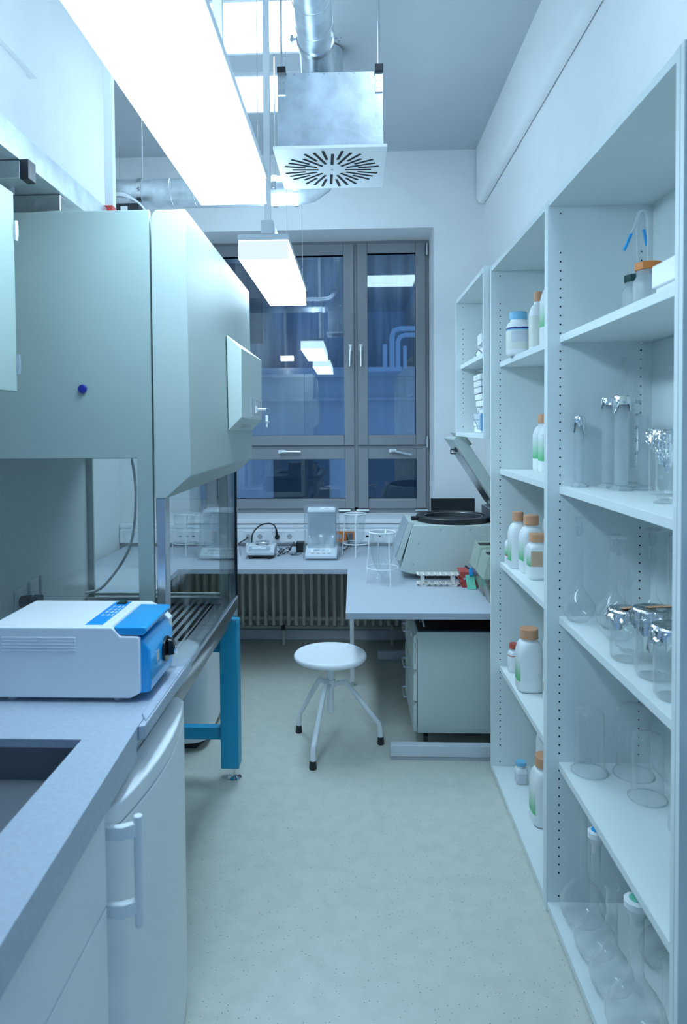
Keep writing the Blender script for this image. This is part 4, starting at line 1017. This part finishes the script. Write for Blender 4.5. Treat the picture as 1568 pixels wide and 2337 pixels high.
bottle(.812, 3.205, b, .059, .290, 'large tan-capped bottle alone at the front of the second shelf from the bottom', 'tan', .70, e=3.4, lab=(('greenlabel', 150, 222, .18, .58),), neck=.62)
bottle(.868, 3.065, b, .029, .180, 'small bottle with a beige cap and pale label beside the large one', 'beige', .68, e=2.4, lab=(('tanpaper', 180, 226, .28, .50), ('creampaper', 226, 330, .24, .56)), neck=.62)
bottle(.945, 3.30, b, .042, .285, 'plain white bottle at the back of the second shelf from the bottom', 'bottle', .6, e=2.4)
b = .0403
bottle(.815, 3.365, b, .029, .105, 'stubby square bottle with a domed blue cap on the lowest board', 'bluecap', .86, e=6, lab=(('lightgrey', 150, 330, .06, .5),), neck=.7, sh=.55)
bottle(.838, 3.025, b, .063, .300, 'large tan-capped bottle at the front of the lowest board', 'tan', .70, e=3.6, lab=(('greenlabel', 150, 222, .18, .58),), neck=.62)
bottle(.945, 3.385, b, .050, .310, 'blue-capped bottle behind the large one on the lowest board', 'bluecap', .62, e=2.4, neck=.56)

# wash bottles on the glassware unit's top shelf
def wash(x, y, r, h, cap, label, pts, tip, htop):
    t = thing('wash_bottle', label, 'bottle', (x, y, 2.1253), 'wash bottles on the top shelf')
    z = 2.1253
    MB().lathe([(0, 0), (r*.95, 0), (r, .008), (r, h*.60), (r*.97, h*.68), (r*.80, h*.76), (r*.74, h*.78), (r*.74, h*.90)], 40, (x, y, z)).build('bottle_body', 'milky', t)
    m = MB()
    for k in range(3): m.ring((x, y, z+h*(.79+.03*k)), r*.75, .0018, 32, 5)
    m.build('thread', 'milky', t)
    m = MB(); N = 32; rows = [(r*.84, h*.87), (r*.86, h*.88), (r*.86, h*.99), (r*.80, h)]; vs = []
    for q, zz in rows:
        for i in range(N): a = 2*PI*i/N; k = q*(1+(.06 if i % 4 == 0 else 0)); vs.append((x+k*math.cos(a), y+k*math.sin(a), z+zz))
    fs = []
    for k in range(3): fs += [(k*N+i, k*N+(i+1) % N, (k+1)*N+(i+1) % N, (k+1)*N+i) for i in range(N)]
    fs += [tuple(3*N+i for i in range(N)), tuple(range(N))]
    m.add(vs, fs).build('screw_cap', cap, t, smooth=25)
    sp = MB().tube(crv(pts, 6), .0042, 10).build('bent_spout', 'milky', t)
    MB().tube(tip, .005, 10).build('spout_tip', 'bluegloss', sp)
wash(.925, 2.20, .044, .182, 'orange', 'wash bottle with an orange cap and long bent spout',
     [(.925, 2.20, 2.30), (.925, 2.20, 2.38), (.922, 2.20, 2.445), (.913, 2.20, 2.468), (.898, 2.20, 2.462), (.882, 2.20, 2.42), (.872, 2.20, 2.395)], [(.873, 2.20, 2.398), (.851, 2.20, 2.348)], .3)
wash(.945, 2.345, .041, .175, 'greencap', 'wash bottle with a dark green cap behind the orange-capped one',
     [(.952, 2.345, 2.29), (.951, 2.345, 2.40), (.950, 2.345, 2.49), (.955, 2.345, 2.512), (.963, 2.345, 2.50), (.972, 2.345, 2.45)], [(.971, 2.345, 2.452), (.981, 2.345, 2.40)], .3)
t = thing('white_carton', 'white lidded carton with a crinkled shiny lid at the shelf front', 'box', (.92, 1.72, 2.125))
MB().box(.806, 1.05, 1.56, 1.868, 2.1256, 2.17).build('carton_base', 'paper', t, .003)
MB().box(.798, 1.056, 1.552, 1.876, 2.162, 2.222).build('carton_lid', 'bottle', t, .004)
t = thing('beige_packet', 'beige paper packet sticking up behind the white carton', 'packet', (.93, 1.95, 2.125))
m = MB(); m.prism('y', [(.915, 2.1256), (1.03, 2.1256), (1.03, 2.33), (.96, 2.345), (.918, 2.30)], 1.885, 1.925); m.build('packet_body', 'tanpaper', t, .004)

# ------------------------------------------------------------------ glassware
def foil(par, x, y, zt, r, drop, seed, flag=True):
    rr = random.Random(seed); N = 44; vs = [(x, y, zt+.002)]; fs = []
    rows = [(r*.5, 0), (r*.97, 0), (r*1.05, -.004), (r*1.08, None), (r*1.12, None), (r*1.14, None)]
    hem = []
    ph = rr.uniform(0, 6)
    for i in range(N):
        a = 2*PI*i/N; hem.append(drop*(.62+.25*math.sin(2*a+ph)+.13*math.sin(5*a+ph*2)+rr.uniform(-.1, .1)))
    for k, (q, zz) in enumerate(rows):
        for i in range(N):
            a = 2*PI*i/N; j = rr.uniform(-.085, .09) if k > 2 else rr.uniform(-.015, .015)
            dz = zz if zz is not None else -hem[i]*(k-2)/3
            rad = q*(1+j)
            vs.append((x+rad*math.cos(a), y+rad*math.sin(a), zt+dz+(rr.uniform(-.0015, .0015))))
    fs += [(0, 1+i, 1+(i+1) % N) for i in range(N)]
    for k in range(len(rows)-1): fs += [(1+k*N+i, 1+k*N+(i+1) % N, 1+(k+1)*N+(i+1) % N, 1+(k+1)*N+i) for i in range(N)]
    return MB().add(vs, fs).build('foil_cap', 'foil', par, smooth=12)

def grad_cylinder(x, y, z, r, h, label, m_='milky', foilseed=None, drop=.06, marks=False, base=1.9):
    t = thing('measuring_cylinder', label, 'cylinder', (x, y, z), 'measuring cylinders on the shelf')
    mm = MB(); mm.lathe([(0, 0), (r*base, 0), (r*base, .006), (r*1.25, .013), (r, .016)], 6, (x, y, z)); mm.build('foot', 'milky' if m_ == 'milky' else m_, t, smooth=20)
    MB().lathe([(0, .018), (r*.9, .018), (r, .022), (r, h-.003), (r*1.08, h)], 36, (x, y, z)).build('tube', m_, t, smooth=50)
    if foilseed: foil(t, x, y, z+h+.001, r*1.12, drop, foilseed)
    if marks:
        q = MB(); a0 = math.radians(252); zz0, zz1 = .075, .296
        n = 50
        for k in range(n+1):
            zz = zz0+(zz1-zz0)*k/n
            w = .42 if k % 10 == 0 else .36 if k % 5 == 0 else .27
            q.patch(r*1.004, a0-.30, a0-.30+w*1.6, zz-.0004, zz+.0004, 2, (x, y, z), 5)
        for k, s_ in enumerate(('100', '200', '300', '400', '500')):
            zz = zz0+(zz1-zz0)*(k+1)/5
            vs, fs = text_mesh(s_, .0165)
            P = []
            for v in vs:
                a = a0+.92+v[0]/r; P.append((x+r*1.006*math.cos(a), y+r*1.006*math.sin(a), z+zz-.002+v[1]))
            q.add(P, fs)
        q.build('scale_marking', 'ink', t)
    return t
z = 1.5803
grad_cylinder(.803, 2.470, z, .0165, .250, 'slender foil-capped cylinder standing alone by the panel', foilseed=11, drop=.07)
grad_cylinder(.889, 2.43, z, .0205, .315, 'foil-capped milky cylinder behind its partner', foilseed=12, drop=.06)
grad_cylinder(.897, 2.335, z, .0215, .315, 'foil-capped milky cylinder with a paper slip, in front of the tall clear one', foilseed=13, drop=.06)
grad_slip = MB().patch(.0282, math.radians(238), math.radians(285), .288, .316, 2, (.897, 2.335, z), 8).build('paper_slip', 'creampaper', bpy.data.objects['measuring_cylinder.002'])
grad_cylinder(.979, 2.45, z, .034, .458, 'tallest clear cylinder with a dark graduated scale', 'glass', marks=True, base=1.5)
grad_cylinder(.975, 2.34, z, .0175, .255, 'plain milky cylinder without foil beside the tall clear one')
def beaker(x, y, z, r, h, label, seed=None, drop=.05, m_='thick', marks=None, name='beaker'):
    t = thing(name, label, 'beaker', (x, y, z), 'foil-covered beakers')
    MB().lathe([(0, .002), (r*.85, .002), (r*.97, .010), (r, .022), (r, h-.008), (r*1.06, h)], 48, (x, y, z)).build('glass_wall', m_, t, smooth=50)
    if seed: foil(t, x, y, z+h+.001, r*1.08, drop, seed)
    if marks:
        q = MB(); a0 = math.radians(215)
        for k, s_ in enumerate(marks):
            zz = h*(.26+.22*k); q.patch(r*1.004, a0, a0+.55, zz, zz+.0012, 2, (x, y, z), 6)
            if s_:
                vs, fs = text_mesh(s_, .012); q.add([(x+r*1.005*math.cos(a0+.55+v[0]/r), y+r*1.005*math.sin(a0+.55+v[0]/r), z+zz+.003+v[1]) for v in vs], fs)
        q.build('scale_marking', 'whiteink', t)
    return t
beaker(.965, 2.175, z, .043, .205, 'tall graduated beaker with a foil lid reading 200', 21, .06, 'glass', ('200', '', ''))
beaker(.915, 2.035, z, .030, .195, 'narrow glass with a crumpled foil lid before the graduated beaker', 22, .11, 'thick')
t = thing('footed_glass', 'small footed glass at the shelf front edge', 'glass', (.862, 1.945, z))
MB().lathe([(0, 0), (.024, 0), (.024, .003), (.008, .010), (.006, .02), (.016, .03), (.019, .05), (.019, .15), (.0205, .152)], 32, (.862, 1.945, z)).build('glass_body', 'thick', t)
def flask(x, y, z, R, h, rn, label, stop='flat', e=None, m_='glass', hb=None, cap='glass'):
    t = thing('volumetric_flask', label, 'flask', (x, y, z), 'stoppered long-neck flasks')
    hb = hb or R*2.25
    prof = [(0, .004), (R*.45, .0), (R*.62, .003)]
    for i in range(1, 8):
        a = -PI/2*.62+PI*.62*i/9*.95; prof.append((R*math.cos(a), R*.80+R*.95*math.sin(a)))
    prof = [(0, .005), (R*.5, .001), (R*.72, .012), (R*.90, R*.36), (R*.99, R*.66), (R, R*.85), (R*.93, R*1.15), (R*.72, R*1.52), (R*.45, R*1.88), (max(rn*1.25, R*.24), R*2.12), (rn, R*2.35), (rn, h-.012), (rn*1.25, h-.008), (rn*1.25, h)]
    MB().lathe(prof, 44, (x, y, z)).build('glass_body', m_, t, smooth=60)
    if stop == 'flat':
        MB().lathe([(0, h-.04), (rn*.72, h-.04), (rn*.95, h+.004), (rn*.7, h+.01), (rn*1.9, h+.014), (rn*1.9, h+.019), (0, h+.019)], 28, (x, y, z)).build('stopper', 'thick', t)
    elif stop == 'block':
        MB().lathe([(0, h-.03), (rn*.72, h-.03), (rn*.95, h+.004), (rn*.75, h+.012), (rn*1.1, h+.02), (rn*1.2, h+.035), (0, h+.037)], 8, (x, y, z)).build('stopper', 'thick', t)
    elif stop in ('blue', 'green'):
        s_ = MB().lathe([(0, h-.035), (rn*.85, h-.035), (rn*1.1, h+.006), (rn*1.7, h+.016), (rn*1.7, h+.034), (rn*1.3, h+.038), (0, h+.038)], 10, (x, y, z)).build('stopper', 'bottle', t)
        MB().lathe([(0, h+.0385), (rn*1.0, h+.0385), (rn*.9, h+.0405), (0, h+.0405)], 20, (x, y, z)).build('stopper_inlay', 'bluegloss' if stop == 'blue' else 'greencard', s_)
    return t
z = 1.1043
flask(.797, 2.449, z, .056, .335, .0125, 'long-neck flask with a block stopper by the panel', 'block')
flask(.884, 2.365, z, .057, .305, .0125, 'long-neck flask with a flat stopper, second from the panel')
flask(.856, 2.240, z, .062, .315, .0130, 'wide-bulbed flask with a flat stopper behind the foil-topped beakers')
flask(.842, 2.128, z, .040, .225, .0105, 'shortest flask standing close behind the front foil-topped beaker', 'block')
flask(1.015, 2.36, z, .052, .325, .0125, 'flask at the back corner with a wide flat stopper')
flask(1.006, 2.20, z, .052, .335, .0130, 'flask at the back wall partly hidden by the large foil-topped beaker')
beaker(.804, 2.045, z, .046, .152, 'low wide beaker with foil and an orange tape strip', 31, .05)
beaker(.827, 1.905, z, .052, .190, 'large beaker with foil and tape in the middle of three', 32, .075)
beaker(.812, 1.758, z, .050, .185, 'foil-topped beaker nearest the shelf end', 33, .09)
for i_, (x, y, zz, rz) in enumerate(((.818, 2.045, z+.1552, .4), (.839, 1.91, z+.1932, .2))):
    t = thing('tape_strip', ('short' if i_ == 0 else 'long')+' brown tape strip stuck on the '+('low wide' if i_ == 0 else 'large middle')+' beaker foil', 'tape', (x, y, zz), rz=rz)
    MB().box(-.035, .035, -.009, .009, 0, .001).build('tape', 'tan', t, local=True)
def belljar(x, y, z, R, h, label):
    t = thing('bell_jar', label, 'glass jar', (x, y, z), 'upturned glass jars on the low shelf')
    r = R*.83
    MB().lathe([(R, .002), (R, .006), (r*1.03, .016), (r, .03), (r*.98, h*.88), (r*.93, h*.96), (r*.80, h*.995), (0, h)], 48, (x, y, z)).build('glass_wall', 'glass', t, smooth=60)
    MB().ring((x, y, z+.003), R, .0021, 56, 8).build('ground_rim', 'thick', t)
z = .5653
belljar(.832, 2.44, z, .062, .225, 'upturned glass jar standing apart near the panel')
belljar(.980, 2.425, z, .068, .245, 'taller upturned glass jar by the back panel')
belljar(.962, 2.268, z, .060, .215, 'smaller upturned glass jar in front of the taller one')
t = thing('porcelain_dish', 'white porcelain funnel lying on its side at the shelf edge', 'funnel', (.985, 2.07, z))
m = MB(); m.cyl((.962, 2.09, z+.056), (1.015, 2.05, z+.052), .055, .022, n=32, caps=False); m.cyl((1.015, 2.05, z+.052), (1.05, 2.02, z+.02), .022, .012, n=20, caps=False); m.build('funnel_body', 'bottle', t)
z = .0403
flask(.800, 2.405, z, .078, .42, .0130, 'largest clear flask at the panel on the lowest board', 'none')
flask(.790, 2.255, z, .067, .385, .0155, 'flask with a blue-centred white stopper on the lowest board', 'blue')
flask(.790, 2.112, z, .066, .335, .0175, 'open flask with a wide rim on the lowest board', 'none')
flask(.797, 1.945, z, .084, .372, .0205, 'flask with a green-centred white stopper on the lowest board', 'green')
flask(.985, 2.23, z, .060, .36, .0130, 'clear flask at the back of the lowest board', 'none')
flask(.812, 1.775, z, .066, .38, .0165, 'clear flask nearest the end of the lowest board', 'none')

# ------------------------------------------------------------------ things on the shallow wall shelf
t = thing('white_file_box', 'white cardboard file box with an open flap on the shallow wall shelf', 'box', (.80, 4.2, 2.1972))
m = MB(); m.prism('y', [(.74, 2.1975), (.95, 2.1975), (.95, 2.29), (.80, 2.29)], 4.12, 4.40); m.build('box_body', 'paper', t, .002)
m = MB(); m.prism('y', [(.735, 2.275), (.82, 2.262), (.875, 2.30), (.80, 2.355)], 4.05, 4.115); m.build('loose_flap', 'paper', t, .001)
m = MB(); m.box(.77, .775, 4.16, 4.30, 2.29, 2.36); m.box(.79, .90, 4.14, 4.38, 2.291, 2.355); m.build('folder', 'white', t, .002)
m = MB(); m.tube(crv([(.735, 4.10, 2.20), (.72, 4.09, 2.225), (.735, 4.08, 2.25), (.76, 4.085, 2.225), (.75, 4.09, 2.20)]), .004, 6); m.build('bundled_strap', 'grey', t)
def crumple(name, label, c, dims, mt, seed, amp, cat, inner=None):
    t = thing(name, label, cat, (c[0], c[1], c[2]-dims[2]))
    rr = random.Random(seed)
    bm = bmesh.new(); bmesh.ops.create_icosphere(bm, subdivisions=4, radius=1)
    ph = [rr.uniform(0, 6) for _ in range(6)]
    vs = []
    for v in bm.verts:
        p = v.co.copy(); k = 1+amp*(math.sin(7*p.x+ph[0])*math.sin(6*p.z+ph[1])+.6*math.sin(13*p.y+ph[2]+4*p.z)+.4*rr.uniform(-1, 1))
        p = Vector((math.copysign(abs(p.x)**.7, p.x), math.copysign(abs(p.y)**.7, p.y), math.copysign(abs(p.z)**.8, p.z)))*k
        z_ = max(-1, p.z); vs.append((c[0]+p.x*dims[0], c[1]+p.y*dims[1], c[2]+z_*dims[2]))
    fs = [tuple(v.index for v in f.verts) for f in bm.faces]; bm.free()
    MB().add(vs, fs).build('bag_film', mt, t, smooth=25)
    if inner:
        MB().box(c[0]-dims[0]*.6, c[0]+dims[0]*.6, c[1]-dims[1]*.6, c[1]+dims[1]*.6, c[2]-dims[2]*.85, c[2]+dims[2]*.5).build('contents', inner, t, .01)
    return t
crumple('plastic_bag', 'clear bag holding blue packs at the bottom of the wall shelf', (.795, 4.02, 1.835), (.085, .09, .075), 'cover', 4, .10, 'bag', 'bagblue')
t = thing('paper_stack', 'stack of white paper bags standing behind the clear bag of blue packs', 'paper bags', (.83, 4.22, 1.76))
m = MB()
rr = random.Random(8)
for k in range(9): m.box(.765+rr.uniform(-.012, .012), .93, 4.13+rr.uniform(-.01, .01), 4.35, 1.7595+.040*k, 1.7595+.040*k+.036)
m.build('paper_bag', 'paper', t, .006)
m = MB()
for k in range(14):
    zz = 2.01+.007*k+rr.uniform(0, .006); x = .742+rr.uniform(-.012, .014); m.add([(x, 4.12+rr.uniform(0, .05), zz), (x+.02, 4.22+rr.uniform(0, .05), zz+rr.uniform(-.01, .012)), (.90, 4.25, zz), (.90, 4.12, zz)], [(0, 1, 2, 3)])
m.build('loose_sheet', 'cover', t)
crumple('tissue_bundle', 'crumpled translucent bundle on top of the paper bags', (.845, 4.21, 2.139), (.075, .07, .016), 'cover', 9, .12, 'bag')

# ------------------------------------------------------------------ light, world, view
w = bpy.data.worlds.new('dusk'); S.world = w; w.use_nodes = True
bg = w.node_tree.nodes['Background']; bg.inputs['Color'].default_value = (.18, .43, .95, 1); bg.inputs['Strength'].default_value = .36
S.cycles.max_bounces = 10; S.cycles.diffuse_bounces = 4; S.cycles.glossy_bounces = 5; S.cycles.transparent_max_bounces = 32; S.cycles.transmission_bounces = 6
S.cycles.sample_clamp_indirect = 6.0; S.cycles.caustics_reflective = False; S.cycles.caustics_refractive = False
S.cycles.use_denoising = True
S.view_settings.view_transform = 'Standard'; S.view_settings.look = 'None'; S.view_settings.exposure = .82; S.view_settings.gamma = 1
S.view_settings.use_curve_mapping = False
